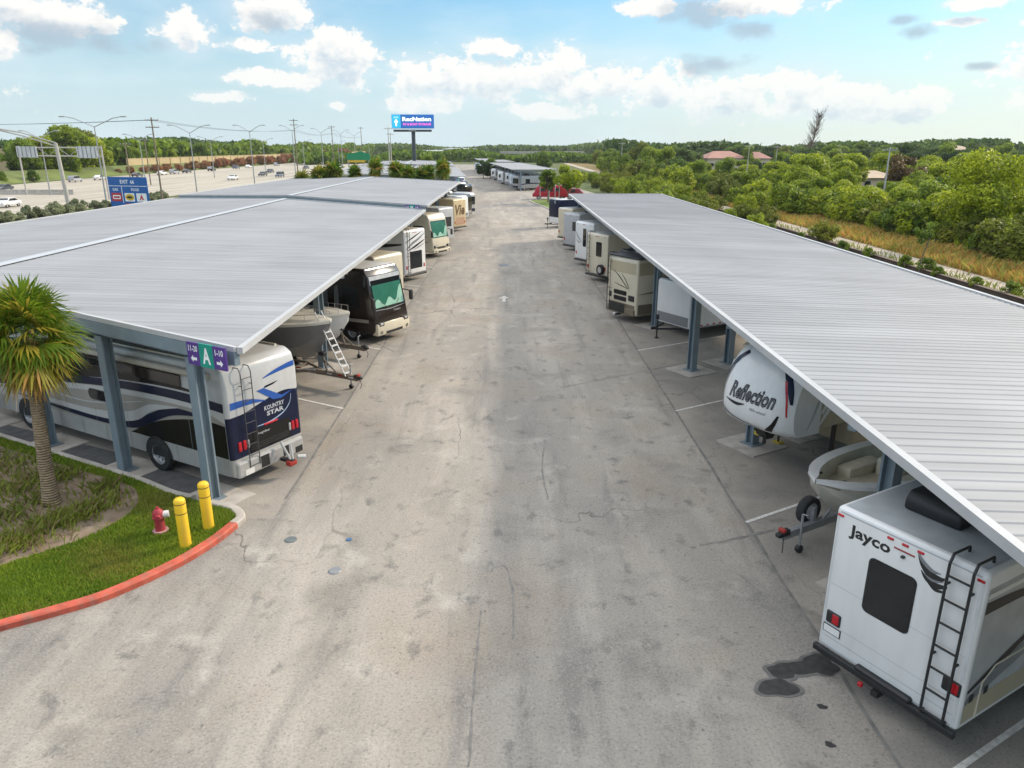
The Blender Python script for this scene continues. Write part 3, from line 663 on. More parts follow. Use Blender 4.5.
RIM = mat('alloy_rim', (0.55, 0.56, 0.57), 0.3, 0.7, var=0.06); ALU = mat('bare_aluminium', (0.55, 0.55, 0.55), 0.4, 0.6, var=0.08); GALV = mat('galvanised_steel', (0.34, 0.35, 0.36), 0.5, 0.5, var=0.15)
SHADE = mat('green_sunshade', (0.02, 0.13, 0.085), 0.25, var=0.15, vs=2); SHADE2 = mat('pale_sunshade', (0.28, 0.48, 0.38), 0.3, var=0.1); TANL = mat('tan_lettering', (0.12, 0.06, 0.02), 0.5)
BEIGE = mat('beige_trailer', (0.55, 0.43, 0.25), 0.45, var=0.08, dirt=0.15); ORNG = mat('reflector_orange', (0.6, .16, .03), 0.4); RUST = mat('red_hitch', (0.35, 0.03, 0.02), 0.5, var=.2)
BRONZE = mat('bronze_paint', (0.17, 0.14, 0.10), .35, var=.06)
def sidefn(W, s, lvl=1):
    y = s * (W / 2 + .003 * lvl); return lambda a, c: (a, y, c)
def endfn(lvl=1, x=0.0): return lambda a, c: (x + .003 * lvl, a, c)
def wheel(t, x, y, r=.38, w=.26, m=None, s=1):
    ti = MB(); h = w / 2
    ti.lathe([(r * .60, -h), (r * .93, -h), (r, -h * .7), (r, h * .7), (r * .93, h), (r * .60, h)], (x, y, r), (0, 1, 0), TYRE, 24); o = ti.build('wheel', t)
    ri = MB(); ri.lathe([(0, .45 * h), (r * .2, .5 * h), (r * .25, .3 * h), (r * .52, .35 * h), (r * .57, .9 * h), (r * .62, .9 * h), (r * .62, -.9 * h), (0, -.9 * h)], (x, y, r), (0, s, 0), m or RIM, 20)
    for k in range(8):
        a = k * math.pi / 4; ri.lathe([(0, .37 * h), (r * .075, .36 * h)], (x + math.cos(a) * r * .39, y, r + math.sin(a) * r * .39), (0, s, 0), BLK, 8)
    ri.build('rim', o)
def ladder(t, y0, y1, z0, z1, x=0.0, roof=.35, m=BLK, n=6, r=.018, slope=0.0):
    b = MB(); off = .10
    for y in (y0, y1):
        b.path([(x + .01, y, z0), (x + off, y, z0), (x + off, y, z1), (x + off * .3, y, z1 + .14), (x - roof, y, z1 + .14), (x - roof, y, z1)], r, m)
        for z in (z0 + (z1 - z0) * .4, z1 - .35): b.tube((x, y, z), (x + off, y, z), r * .9, m)
    for k in range(n):
        z = z0 + (z1 - z0) * (k + .1) / (n - .4); b.tube((x + off, y0, z), (x + off, y1, z), r * .85, m)
    return b.build('ladder', t)
def acunit(t, x, y, z, m=BLK, l=.95, w=.72, h=.34):
    b = MB(); prof_ = [(x - l / 2, z), (x + l / 2, z), (x + l / 2, z + h * .62), (x + l * .36, z + h), (x - l * .40, z + h), (x - l / 2, z + h * .7)]
    b.prof(prof_, w, .06, m, 2, y - w / 2, y + w / 2); b.box(x - l * .3, x + l * .2, y - w * .3, y + w * .3, z + h, z + h + .012, mat('vent_grille', (.03, .03, .03), .7)); return b.build('roof_air_conditioner', t)
def vents(t, L, z, seed):
    r_ = random.Random(seed)
    for k in range(3):
        x, y = -L * (.25 + .22 * k), r_.uniform(-.6, .6); one('roof_vent', lambda b: b.rbox(x - .2, x + .2, y - .2, y + .2, z, z + .12, .03, WHT if seed % 2 else BLK), t)
def markers(t, ys, z, x=0.0, w=.05):
    for y in ys: one('marker_light', lambda b: b.rbox(x - .01, x + .02, y - w, y + w, z - .022, z + .022, .01, REDL, 1), t)
def taillight(t, y, z, h=.17, w=.10):
    o = one('tail_light', lambda b: b.rbox(-.01, .022, y - w, y + w, z - h / 2, z + h / 2, .02, BLK, 1), t)
    one('lens', lambda b: b.rbox(.005, .03, y - w * .15, y + w * .8, z - h * .38, z + h * .38, .01, REDL, 1), o)
def rrect(a0, a1, c0, c1, r, k=4):
    pts = []
    for cx, cy, s in ((a1 - r, c0 + r, -90), (a1 - r, c1 - r, 0), (a0 + r, c1 - r, 90), (a0 + r, c0 + r, 180)):
        for i in range(k + 1): t = R(s + 90 * i / k); pts.append((cx + r * math.cos(t), cy + r * math.sin(t)))
    return pts
def pane(t, fn0, fn1, a0, a1, c0, c1, name='window', r=.07, m=None, frame=None):
    f = one(name, lambda b: b.poly(rrect(a0, a1, c0, c1, r), fn0, frame or BLK), t)
    one('pane', lambda b: b.poly(rrect(a0 + .03, a1 - .03, c0 + .03, c1 - .03, r * .7), fn1, m or GLS), f)
    return f
def place_right(yc, x=5.9, off=0.0):
    """street end of a stall on the right whose middle line crosses x = 5.95 at yc"""
    return Vector((x, yc + (x - 5.95) * TAN30, 0)) + Vector((-DR.y, DR.x, 0)) * off
def place_left(yc, x=-6.0, off=0.0): return Vector((x, yc - (x + 6.0) * TAN30, 0)) + Vector((DL.y, -DL.x, 0)) * off
RZR, RZL = R(210), R(-30)

# ------------------------------------------------------------------ left 1: navy and white motorhome, tail to the road
def navy_coach():
    W, L, s = 2.55, 12.4, -1
    WHT = mat('pearl_coach_paint', (.49, .49, .485), .3, var=.05, dirt=.12, coat=.3)
    t = thing('motorhome', 'long navy, white and grey diesel motorhome, its tail under the sign lettered A', 'motorhome', P(272, 464, .35) * 1 - Vector((0, 0, .35)) + Vector((.02, -.1, 0)), RZL)
    b = MB(); b.prof([(0, .42), (0, 3.0), (-.10, 3.42), (-.35, 3.56), (-L + .5, 3.56), (-L + .05, 3.0), (-L, 1.5), (-L + .15, .42)], W, .10, WHT, 3, cuts=[((0, 0, z), (0, 0, 1)) for z in (.95, 1.62, 2.15, 2.36)] + [((-.13, 0, 0), (1, 0, 0))],
           paint=lambda c: WHT if c.x < -.13 or c.z > 2.36 else SILV if c.z < .95 else NAVY if c.z < 2.15 or c.y > .3 else WHT)
    F = lambda lv: sidefn(W, s, lv); G = lambda lv: sidefn(W, 1, lv)
    for f in (F, G):
        b.poly([(-.14, 2.45), (-L + 1.5, 2.45), (-L + 1.5, 3.2), (-.14, 3.2)], f(.5), LGREY)
        b.band([(-.9, 2.70, .03), (-3, 2.76, .20), (-5.5, 2.62, .28), (-7.5, 2.3, .22), (-8.6, 2.0, .03)], f(1.5), BLKG)
        b.poly(cat([(-.14, 2.0), (-1.5, 2.32), (-4, 2.42), (-7, 2.25), (-9.5, 1.95), (-10.2, 1.7)]) + [(-10.2, .98), (-.14, .98)], f(1), TAUPE)
        b.band([(-.14, 2.42, .26), (-2, 2.5, .26), (-4.5, 2.42, .24), (-7, 2.2, .22), (-9, 1.98, .10), (-11, 1.86, .02)], f(2), NAVY)
        b.band([(-.14, 2.23, .13), (-2, 2.30, .14), (-4.5, 2.20, .16), (-7, 1.98, .17), (-9.3, 1.75, .15), (-11.5, 1.62, .06)], f(3), WHT)
        b.band([(-3.0, 2.95, .04), (-5, 2.86, .26), (-7, 2.60, .30), (-8.6, 2.3, .04)], f(2), BLKG)
        b.poly(cat([(-.14, 1.92), (-.9, 1.95), (-2, 1.80), (-3.2, 1.50), (-4.2, 1.05), (-4.4, .98)]) + [(-.14, .98)], f(3), BLKG)
        b.band([(-1.0, 2.06, .04), (-2.3, 1.98, .24), (-3.3, 1.60, .26), (-4.3, 1.22, .22), (-6.6, 1.10, .16), (-9.5, 1.16, .05), (-10.5, 1.2, .02)], f(4), NAVY)
        b.band([(-2.0, 2.14, .02), (-3.2, 1.93, .20), (-4.2, 1.50, .30), (-6.0, 1.28, .22), (-9.0, 1.30, .12), (-10.8, 1.38, .02)], f(5), WHT)
        b.band([(-3.6, 2.05, .03), (-6.0, 1.62, .04), (-7.8, 1.60, .05), (-8.5, 1.85, .05), (-8.3, 2.2, .04), (-6.9, 2.75, .03)], f(5), WHT)
        b.poly([(-L + .35, 1.3), (-10.3, 1.5), (-9.3, 1.9), (-9.1, 2.3), (-9.8, 3.0), (-L + .55, 3.0), (-L + .14, 1.9)], f(2), BLKG)
        b.poly([(-9.6, 1.75), (-9.9, 2.5), (-9.0, 2.7), (-8.9, 1.9)], f(3), NAVY)
        b.poly([(-.14, .98), (-.14, .46), (-L + .3, .46), (-L + .2, .98)], f(2), SILV)
        for x in (-1.3, -2.3, -4.4, -5.6, -6.8, -8, -9.2, -11.4): b.poly([(x, .47), (x + .018, .47), (x + .018, .97), (x, .97)], f(6), GREYP)
        for x in (-1.6, -4.4, -6, -7.5, -9): b.poly([(x, .99), (x + .014, .99), (x + .014, 2.0), (x, 2.0)], f(6), GREYP)
    # the tail
    E = endfn
    b.poly([(-1.17, .95), (1.17, .95)] + cat([(1.17, 2.34), (.7, 2.42), (.2, 2.36), (-.3, 2.26), (-.75, 2.16), (-1.17, 2.15)]), E(1), NAVY)
    b.poly([(-1.17, .46), (1.17, .46), (1.17, .95), (-1.17, .95)], E(1), SILV)
    b.band([(-1.17, 2.46, .20), (-.6, 2.44, .16), (-.1, 2.34, .05), (.05, 2.30, .01)], E(2), BLUE)
    b.poly([(-.25, 2.66), (.35, 2.70), (.55, 2.76), (.05, 2.72), (.02, 2.66), (.62, 2.30), (1.05, 2.36), (.6, 2.22), (.30, 2.26)], E(3), BLUE)
    b.band([(.0, 2.95, .02), (.45, 3.04, .10), (.9, 3.1, .14), (1.17, 3.12, .15)], E(2), BLUE)
    b.band([(-.35, 1.66, .015), (.1, 1.66, .035), (.6, 1.78, .03), (.88, 2.0, .02), (.95, 2.25, .015)], E(3), mat('pale_blue_line', (.35, .45, .6), .4))
    LET = mat('silver_lettering', (.5, .52, .56), .35)
    b.text('KOUNTRY', .72, E(4), LET, .02, 0, -.05, 2.02, .13); b.text('STAR', .62, E(4), LET, .03, 0, .02, 1.85, .13)
    b.build('body', t)
    one('engine_door', lambda b: (b.poly(rrect(-.68, .82, .98, 1.58, .05), E(4), BLKG), [b.box(.0, .018, -.62, .76, z, z + .03, BLK) for z in (1.04, 1.10, 1.16)], b.text('freightliner', .42, E(8), LGREY, 0.01, 0, -.36, 1.40)), t)
    one('brake_light', lambda b: b.rbox(-.01, .03, -.12, .38, 1.60, 1.66, .015, REDL, 1), t)
    for y in (-1.0, -.84, .92, 1.07): one('tail_light', lambda b: b.rbox(-.01, .035, y - .055, y + .055, 1.14, 1.42, .03, REDL, 2), t)
    for y in (-.72, .80): one('reverse_light', lambda b: b.rbox(-.01, .03, y - .04, y + .04, 1.16, 1.40, .03, ALU, 2), t)
    one('rear_bumper', lambda b: (b.rbox(-.3, .09, -1.2, 1.2, .40, .86, .06, SILV, 2), b.box(.06, .094, -.42, -.12, .46, .80, BLK), b.box(.06, .094, .40, .62, .50, .80, BLK), b.box(.06, .094, .86, 1.14, .44, .62, BLK)), t)
    one('licence_plate', lambda b: b.box(.09, .10, -.98, -.68, .44, .60, mat('plate', (.6, .6, .58), .5)), t)
    h = one('tow_hitch', lambda b: (b.box(0, .55, .26, .38, .42, .52, BLK), b.tube((.45, .32, .48), (.18, .25, 1.02), .035, SILV), b.tube((.5, .36, .48), (.30, .5, .85), .03, SILV), b.rbox(.36, .56, .18, .46, .34, .50, .04, RUST), b.tube((.52, .5, .55), (.62, .72, .5), .06, WHT)), t)
    ladder(t, -.80, -.46, .62, 3.30, roof=.3, m=mat('dark_ladder', (.05, .05, .055), .4), n=9, r=.014)
    # awnings, slide-outs, windows on the side that shows
    awn = mat('awning_case', (.42, .39, .33), .5)
    for f_s in (-1, 1):
        y = f_s * (W / 2 + .02)
        one('awning', lambda b: (b.tube((-.5, y + f_s * .06, 3.28), (-9.2, y + f_s * .06, 3.28), .10, awn, n=12)), t)
        one('slide_out', lambda b: b.rbox(-8.2, -1.7, min(y, y + f_s * .05), max(y, y + f_s * .05), 2.80, 3.14, .02, BROWNB if f_s < 0 else WHT, 1), t)
        F2 = lambda lv: (lambda a, c: (a, y + f_s * (.05 + .003 * lv), c))
        pane(t, F2(1), F2(2), -7.6, -3.7, 2.84, 3.10, r=.04)
        pane(t, sidefn(W, f_s, 7), sidefn(W, f_s, 8), -6.2, -4.7, 1.72, 2.06, r=.16)
        pane(t, sidefn(W, f_s, 7), sidefn(W, f_s, 8), -11.5, -10.1, 1.95, 2.85, r=.1)
    one('windscreen', lambda b: b.poly(rrect(-1.1, 1.1, 1.75, 3.0, .1), lambda a, c: (-L + .035 * (c - 1.5) * .8 - .012, a, c), GLS), t)
    for x in (-3.15, -9.9):
        for f_s in (-1, 1):
            wheel(t, x, f_s * 1.18, .50, .30, s=f_s)
            one('wheel_arch', lambda b: b.poly([(x + .60 * math.cos(R(a)), .46 + .62 * max(0, math.sin(R(a)))) for a in range(0, 181, 12)], sidefn(W, f_s, 8), BLK), t)
    # wheels stand proud of the arch panel
    one('roof_rail', lambda b: [b.tube((-.6, y, 3.58), (-L + 1, y, 3.58), .035, CREAM, n=8) for y in (-1.12, 1.12)], t)
    for x in (-3.5, -8): acunit(t, x, 0, 3.56, CREAM)
    vents(t, L, 3.56, 3)
navy_coach()

# ------------------------------------------------------------------ right 1: white class C camper, tail to the road
def white_camper():
    W, L, H, z0 = 2.5, 8.2, 3.25, .50
    t = thing('camper', 'white camper with black ladder, rear window and bumper, nearest under the right canopy', 'camper', (6.16, 10.17, 0), RZR)
    b = MB(); b.prof([(0, z0), (0, H - .06), (-.06, H), (-L, H), (-L, .95), (-L + 1.2, z0)], W, .07, WHT, 3)
    b.add([(-.11, -W / 2 + .09, H + .004), (-.11, W / 2 - .09, H + .004), (-L + .2, W / 2 - .09, H + .004), (-L + .2, -W / 2 + .09, H + .004)], [(0, 1, 2, 3)], ROOFG)
    for f_s in (1, -1):
        F = lambda lv: sidefn(W, f_s, lv)
        b.poly([(-.08, .62), (-L + .2, .62), (-L + .2, 2.98), (-.08, 2.98)], F(1), LGREY)
        b.poly([(-.08, .62), (-L + .2, .62), (-L + .2, 1.0), (-.08, 1.0)], F(2), TAN_)
        b.band([(-.08, 2.66, .20), (-1.0, 2.62, .16), (-2.2, 2.50, .05), (-3, 2.42, .01)], F(3), BLK)
        b.band([(-.08, 2.86, .08), (-2, 2.84, .08), (-4, 2.8, .03)], F(3), WHT)
        b.band([(-.08, 1.20, .06), (-1.0, 1.52, .12), (-2.0, 1.78, .10), (-4, 2.0, .03)], F(4), BLK)
        b.band([(-.08, 1.00, .10), (-1.2, 1.36, .26), (-2.6, 1.62, .22), (-5, 1.75, .05)], F(3), GREYP)
        b.path([(-.45, f_s * (W / 2 + .01), .62), (-.45, f_s * (W / 2 + .01), 1.25), (-.75, f_s * (W / 2 + .01), 1.45), (-2.6, f_s * (W / 2 + .01), 1.45), (-2.6, f_s * (W / 2 + .01), .62)], .016, mat('cream_trim', (.6, .56, .44), .4))
        for x in (-.22, -.62): b.poly(rrect(x - .06, x + .06, .98, 1.12, .02), F(5), BLK)
    E = endfn; yl = lambda u: -1.25 + 2.5 * u
    b.poly([(-1.16, z0 + .07), (1.16, z0 + .07), (1.16, z0 + .085), (-1.16, z0 + .085)], E(1), LGREY)
    b.band([(-1.16, .76, .012), (1.16, .76, .012)], E(1), LGREY)
    b.text('Jayco', .74, E(1), BLK, .03, .0, yl(.115), 2.76, .27)
    # winged emblem
    for q in ([(.12, 2.78, .01), (.22, 2.64, .06), (.38, 2.54, .10), (.52, 2.56, .05), (.56, 2.60, .01)], [(.2, 2.56, .01), (.3, 2.46, .05), (.46, 2.42, .07), (.62, 2.48, .02)], [(.34, 2.40, .01), (.46, 2.35, .04), (.6, 2.38, .02)]):
        b.band([(a + .10, c + .27, w * 1.4) for a, c, w in q], E(1), BLK)
    for q in ([(.10, 2.84, .01), (.20, 2.72, .04), (.36, 2.63, .04), (.5, 2.64, .01)], [(.26, 2.52, .01), (.40, 2.48, .03), (.56, 2.53, .01)]): b.band([(a + .10, c + .27, w * 1.4) for a, c, w in q], E(2), GREYP)
    for y in (-1.185, 1.185): b.poly([(y - .02, z0 + .08), (y + .02, z0 + .08), (y + .02, H - .1), (y - .02, H - .1)], E(1), mat('seam_trim', (.58, .59, .59), .4))
    b.poly([(-1.16, H - .10), (1.16, H - .10), (1.16, H - .075), (-1.16, H - .075)], E(1), LGREY)
    for s_ in (.35, .62): b.poly([(-1.16, s_ * 2.9), (1.16, s_ * 2.9), (1.16, s_ * 2.9 + .008), (-1.16, s_ * 2.9 + .008)], E(.5), LGREY)
    b.build('body', t)
    pane(t, E(2), E(4), yl(.285), yl(.615), 1.62, 2.64, 'rear_window', .10)
    markers(t, [yl(.04), yl(.40), yl(.50), yl(.60), yl(.96)], 3.10, w=.055)
    one('brake_light', lambda b: b.rbox(-.005, .012, yl(.43), yl(.57), 2.97, 3.0, .008, mat('dark_red_lens', (.25, .02, .02), .3), 1), t)
    one('camera', lambda b: b.rbox(-.01, .05, yl(.5) - .03, yl(.5) + .03, 2.88, 2.92, .01, BLK, 1), t)
    taillight(t, yl(.10), 1.16, .24, .14); taillight(t, yl(.925), 1.22, .24, .14)
    one('licence_plate', lambda b: (b.box(.0, .012, yl(.10) - .17, yl(.10) + .17, .84, 1.0, BLK), b.box(.012, .016, yl(.10) - .155, yl(.10) + .155, .855, .985, WHT)), t)
    one('rear_bumper', lambda b: (b.rbox(.0, .09, -1.27, 1.27, .41, .53, .02, BLK, 2), b.rbox(-.4, .10, -.45, .55, .52, .62, .03, BLK, 1)), t)
    one('tow_receiver', lambda b: (b.box(-.3, .14, -.06, .06, .30, .40, BLK), b.rbox(.1, .16, -.3, -.22, .32, .40, .01, REDL, 1)), t)
    ladder(t, yl(.795), yl(.935), .58, H - .05, roof=.38, n=7, r=.022)
    acunit(t, -1.3, -.14, H, BLK, .95, .95, .34)
    vents(t, L, H, 5)
    for x in (-2.9, -6.6):
        for f_s in (-1, 1):
            one('wheel_arch', lambda b: b.poly([(x + .52 * math.cos(R(a)), .56 + .50 * max(0, math.sin(R(a)))) for a in range(0, 181, 12)], sidefn(W, f_s, 6), BLK), t); wheel(t, x, f_s * 1.16, .39, .24, s=f_s)
    one('chassis', lambda b: b.box(-L + .6, -.4, -.5, .5, .28, .50, BLK), t)
    one('awning', lambda b: b.tube((-1.6, 1.31, 2.93), (-6.5, 1.31, 2.93), .07, mat('awning_fabric', (.35, .34, .30), .7), n=10), t)
white_camper()

# ------------------------------------------------------------------ right 3: fifth wheel trailer, rounded white nose to the road
def fifth_wheel():
    W, L = 2.5, 10.5
    t = thing('fifth_wheel_trailer', 'fifth wheel trailer with rounded white nose and beige sides beside the open boat', 'fifth wheel', place_right(19.25, 6.72), RZR)
    b = MB()
    b.prof([(-.95, 1.42), (-.95, 3.42), (-1.15, 3.52), (-L, 3.52), (-L, .60), (-3.1, .60), (-2.95, 1.42)], W, .05, TAN_, 2)
    # nose: profile swept across with rounded cheeks
    pr = cat([(-.30, 1.36), (-.10, 1.52), (.0, 1.85), (-.02, 2.25), (-.16, 2.75), (-.42, 3.20), (-.80, 3.50), (-1.25, 3.60)], 4)
    def nose(y, k):
        x, z = pr[k]; e = abs(y) / (W / 2 + .03); return (x - .42 * e ** 4, y, z - .10 * e ** 4 * (z > 3))
    ny = 24; ys = [-(W / 2 + .03) + (W + .06) * i / ny for i in range(ny + 1)]; n = len(pr)
    b.add([nose(y, k) for y in ys for k in range(n)], [(i * n + k, i * n + k + 1, (i + 1) * n + k + 1, (i + 1) * n + k) for i in range(ny) for k in range(n - 1)], WHT, True)
    for y in (ys[0], ys[-1]):
        pts = [nose(y, k) for k in range(n)]; back = [(-2.05, y, 3.58), (-1.5, y, 2.6), (-1.55, y, 1.34)]
        b.add(pts + back, [tuple(range(n + 3))], WHT)
    b.add([nose(y, 0) for y in ys] + [(-1.55, y, 1.34) for y in ys], [(i, i + 1, ny + 2 + i, ny + 1 + i) for i in range(ny)], WHT)
    b.add([nose(y, n - 1) for y in ys] + [(-2.05, y, 3.58) for y in ys], [(i, i + 1, ny + 2 + i, ny + 1 + i) for i in range(ny)], CREAM)
    for f_s in (1, -1):
        F = lambda lv: (lambda a, c: (a, f_s * (W / 2 + .03 + .003 * lv), c)); G = lambda lv: sidefn(W, f_s, lv)
        b.band([(-1.0, 1.5, .02), (-1.3, 2.1, .10), (-1.65, 3.1, .02)], F(1), LGREY)
        b.band([(-1.55, 1.55, .05), (-1.9, 2.0, .16), (-2.4, 2.5, .03)], G(3), WHT); b.band([(-1.6, 1.9, .10), (-2.1, 2.5, .20), (-2.9, 3.1, .02)], G(2), WHT); b.band([(-1.6, 2.3, .02), (-2.0, 2.75, .08), (-2.5, 3.1, .01)], G(3), BLKG)
        b.band([(-4.2, 1.52, .10), (-6, 1.75, .10), (-8, 1.85, .04)], G(2), WHT)
        for x in (-3.9, -5.2, -6.4): b.poly([(x, .65), (x + .02, .65), (x + .02, 1.42), (x, 1.42)], G(2), GREYP)
        b.poly([(-4.0, 1.5), (-4.03, 1.5), (-4.03, 3.4), (-4.0, 3.4)], G(2), GREYP)
        for x, z in ((-3.5, 1.25), (-3.5, 1.0), (-4.6, 1.0), (-5.6, 1.05)): b.poly(rrect(x - .07, x + .07, z - .08, z + .08, .02), G(4), BLK)
    def surf(lv):
        zs = [p[1] for p in pr]
        def fn(a, c):
            x = float(np.interp(c, zs, [p[0] for p in pr])); e = abs(a) / (W / 2 + .03); dz = .05
            sl = (float(np.interp(c + dz, zs, [p[0] for p in pr])) - float(np.interp(c - dz, zs, [p[0] for p in pr]))) / (2 * dz)
            nn = Vector((1, 0, -sl)).normalized() * (.004 * lv + .004)
            return (x - .42 * e ** 4 + nn.x + .002, a + (.006 * lv if a > .9 else (-.006 * lv if a < -.9 else 0)), c + nn.z)
        return fn
    def grid(b, edges, fn, m, k=14):
        """area between two (a, c) curves, subdivided so that it follows the nose"""
        c0, c1 = cat(edges[0], 6), cat(edges[1], 6); n_ = len(c0); pts = [((1 - j / k) * p[0] + j / k * q[0], (1 - j / k) * p[1] + j / k * q[1]) for p, q in zip(c0, c1) for j in range(k + 1)]
        b.map2(pts, [(i * (k + 1) + j, i * (k + 1) + j + 1, (i + 1) * (k + 1) + j + 1, (i + 1) * (k + 1) + j) for i in range(n_ - 1) for j in range(k)], fn, m)
    for sg in (-1, 1):
        grid(b, ([(sg * 1.22, 2.35), (sg * 1.16, 2.75), (sg * .98, 3.15), (sg * .72, 3.42)], [(sg * 1.17, 2.35), (sg * 1.02, 2.75), (sg * .80, 3.15), (sg * .60, 3.36)]), surf(1), NAVY, 6)
        grid(b, ([(sg * 1.16, 2.0), (sg * 1.10, 2.5), (sg * .96, 2.95)], [(sg * 1.13, 2.0), (sg * 1.05, 2.5), (sg * .9, 2.95)]), surf(2), REDL if sg > 0 else GREYP, 3)
    grid(b, ([(.55, 1.46), (.80, 1.72), (.95, 2.0)], [(.78, 1.46), (.92, 1.72), (1.0, 2.0)]), surf(1), BLKG, 4)
    grid(b, ([(-1.05, 1.62), (-.6, 1.52), (-.1, 1.46), (.35, 1.43)], [(-1.0, 1.72), (-.55, 1.58), (-.1, 1.50), (.35, 1.45)]), surf(1), GREYP, 4)
    b.text('Reflection', 1.6, surf(2), BLK, .035, .35, -.74, 2.14, .48); b.text('Reflection', 1.55, surf(3), mat('badge_grey', (.16, .16, .18), .4), -.012, .35, -.715, 2.165, .42)
    b.band([(-.86, 2.06, .02), (-.4, 2.0, .09), (-.1, 2.06, .02)], surf(2), BLK)
    b.text('fifth-wheel', .55, surf(2), GREYP, 0, .2, .1, 1.93)
    b.build('body', t)
    one('kingpin', lambda b: (b.prof([(-.55, 1.36), (-1.3, 1.36), (-1.0, .92), (-.75, .92)], .4, .02, BLK, 1), b.tube((-.87, 0, .95), (-.87, 0, .72), .05, BLK), b.rbox(-1.0, -.72, -.3, -.1, .93, 1.06, .03, mat('yellow_cap', (.55, .42, .06), .5))), t)
    for y in (-.95, .95): one('landing_leg', lambda b: (b.box(-2.72, -2.62, y - .05, y + .05, .42, 1.45, BLK), b.tube((-2.67, y, .06), (-2.67, y, .5), .035, BLK), b.rbox(-2.80, -2.54, y - .14, y + .14, .0, .08, .02, mat('yellow_block', (.55, .42, .06), .6))), t)
    one('hatch', lambda b: b.poly(rrect(-3.7, -3.15, .72, 1.36, .05), sidefn(W, 1, 2), TAN_), t)
    for f_s in (1, -1):
        pane(t, sidefn(W, f_s, 3), sidefn(W, f_s, 4), -5.0, -4.2, 2.5, 3.0); pane(t, sidefn(W, f_s, 3), sidefn(W, f_s, 4), -7.6, -6.6, 1.9, 2.9)
        one('slide_out', lambda b: b.rbox(-8.8, -5.2, min(f_s * 1.25, f_s * 1.33), max(f_s * 1.25, f_s * 1.33), 1.5, 3.3, .03, TAN_), t)
        for x in (-7.2, -8.1): wheel(t, x, f_s * 1.16, .38, .22, s=f_s)
    acunit(t, -5, 0, 3.52, WHT); one('roof_dome', lambda b: b.lathe([(.34, 0), (.34, .12), (.26, .26), (.12, .33), (0, .34)], (-1.9, -.75, 3.58), (0, 0, 1), WHT, 18), t)
fifth_wheel()

# ------------------------------------------------------------------ boats on trailers
def hull(b, L, beam, zs, zk, mh, md, mi, open_=True, n=22, flare=.12, inset=.17, floor=.55):
    """bow at x = 0 pointing to +x, sheer height zs at the stern rising to the bow, keel zk"""
    st = []
    for i in range(n + 1):
        u = i / n; x = -L * u
        hb = beam / 2 * min(1, (1 - (1 - min(u / .52, 1)) ** 2.3)) ** .62; sh = zs + .34 * (1 - u) ** 2.2; kz = zk + (sh - zk) * (max(0, 1 - u / .20)) ** 2.2 * .92; ch = kz + (sh - kz) * .38
        st.append((x, max(hb, .015), sh, kz, ch))
    V = []; k = 11
    for x, hb, sh, kz, ch in st:
        c = max(hb * (1 - flare), .01); V += [(x, -hb, sh), (x, -hb, sh - .09), (x, -hb + .025 * min(1, hb * 2), sh - .10), (x, -c * .97, (sh + ch) / 2), (x, -c * .86, ch), (x, 0, kz), (x, c * .86, ch), (x, c * .97, (sh + ch) / 2), (x, hb - .025 * min(1, hb * 2), sh - .10), (x, hb, sh - .09), (x, hb, sh)]
    for j in range(k - 1):
        m = md if j in (0, 1, 8, 9) else mh
        b.add(V, [(i * k + j, (i + 1) * k + j, (i + 1) * k + j + 1, i * k + j + 1) for i in range(n)], m, True)
    b.add(V[-k:], [tuple(range(k))], mh)
    D = []
    for x, hb, sh, kz, ch in st:
        w = max(hb - inset, .0)
        if open_: D += [(x, -hb, sh), (x, -w, sh + .015), (x, -w, sh - .03), (x, -w * .94, max(kz + .1, sh - floor)), (x, w * .94, max(kz + .1, sh - floor)), (x, w, sh - .03), (x, w, sh + .015), (x, hb, sh)]
        else:
            cr = .16 * min(1, w); D += [(x, -hb, sh), (x, -w, sh + .04), (x, -w * .75, sh + .04 + cr * .8), (x, -w * .3, sh + .04 + cr), (x, w * .3, sh + .04 + cr), (x, w * .75, sh + .04 + cr * .8), (x, w, sh + .04), (x, hb, sh)]
    for j in range(7): b.add(D, [(i * 8 + j, i * 8 + j + 1, (i + 1) * 8 + j + 1, (i + 1) * 8 + j) for i in range(n)], md if j in (0, 6) or not open_ else mi, True)
    return st
BOATW = mat('boat_white', (.80, .80, .79), .3, var=.05, coat=.4, dirt=.08); BOATC = mat('boat_cream', (.74, .71, .63), .35, var=.06, coat=.3, dirt=.1); DECK = mat('boat_liner', (.66, .61, .48), .6, var=.1, dirt=.15); HULLG = mat('grey_hull', (.16, .16, .165), .3, var=.06, coat=.5); CANVAS = mat('khaki_canvas', (.13, .11, .06), .85, var=.15); HULLB = mat('buff_hull', (.58, .55, .47), .35, var=.06, coat=.3)
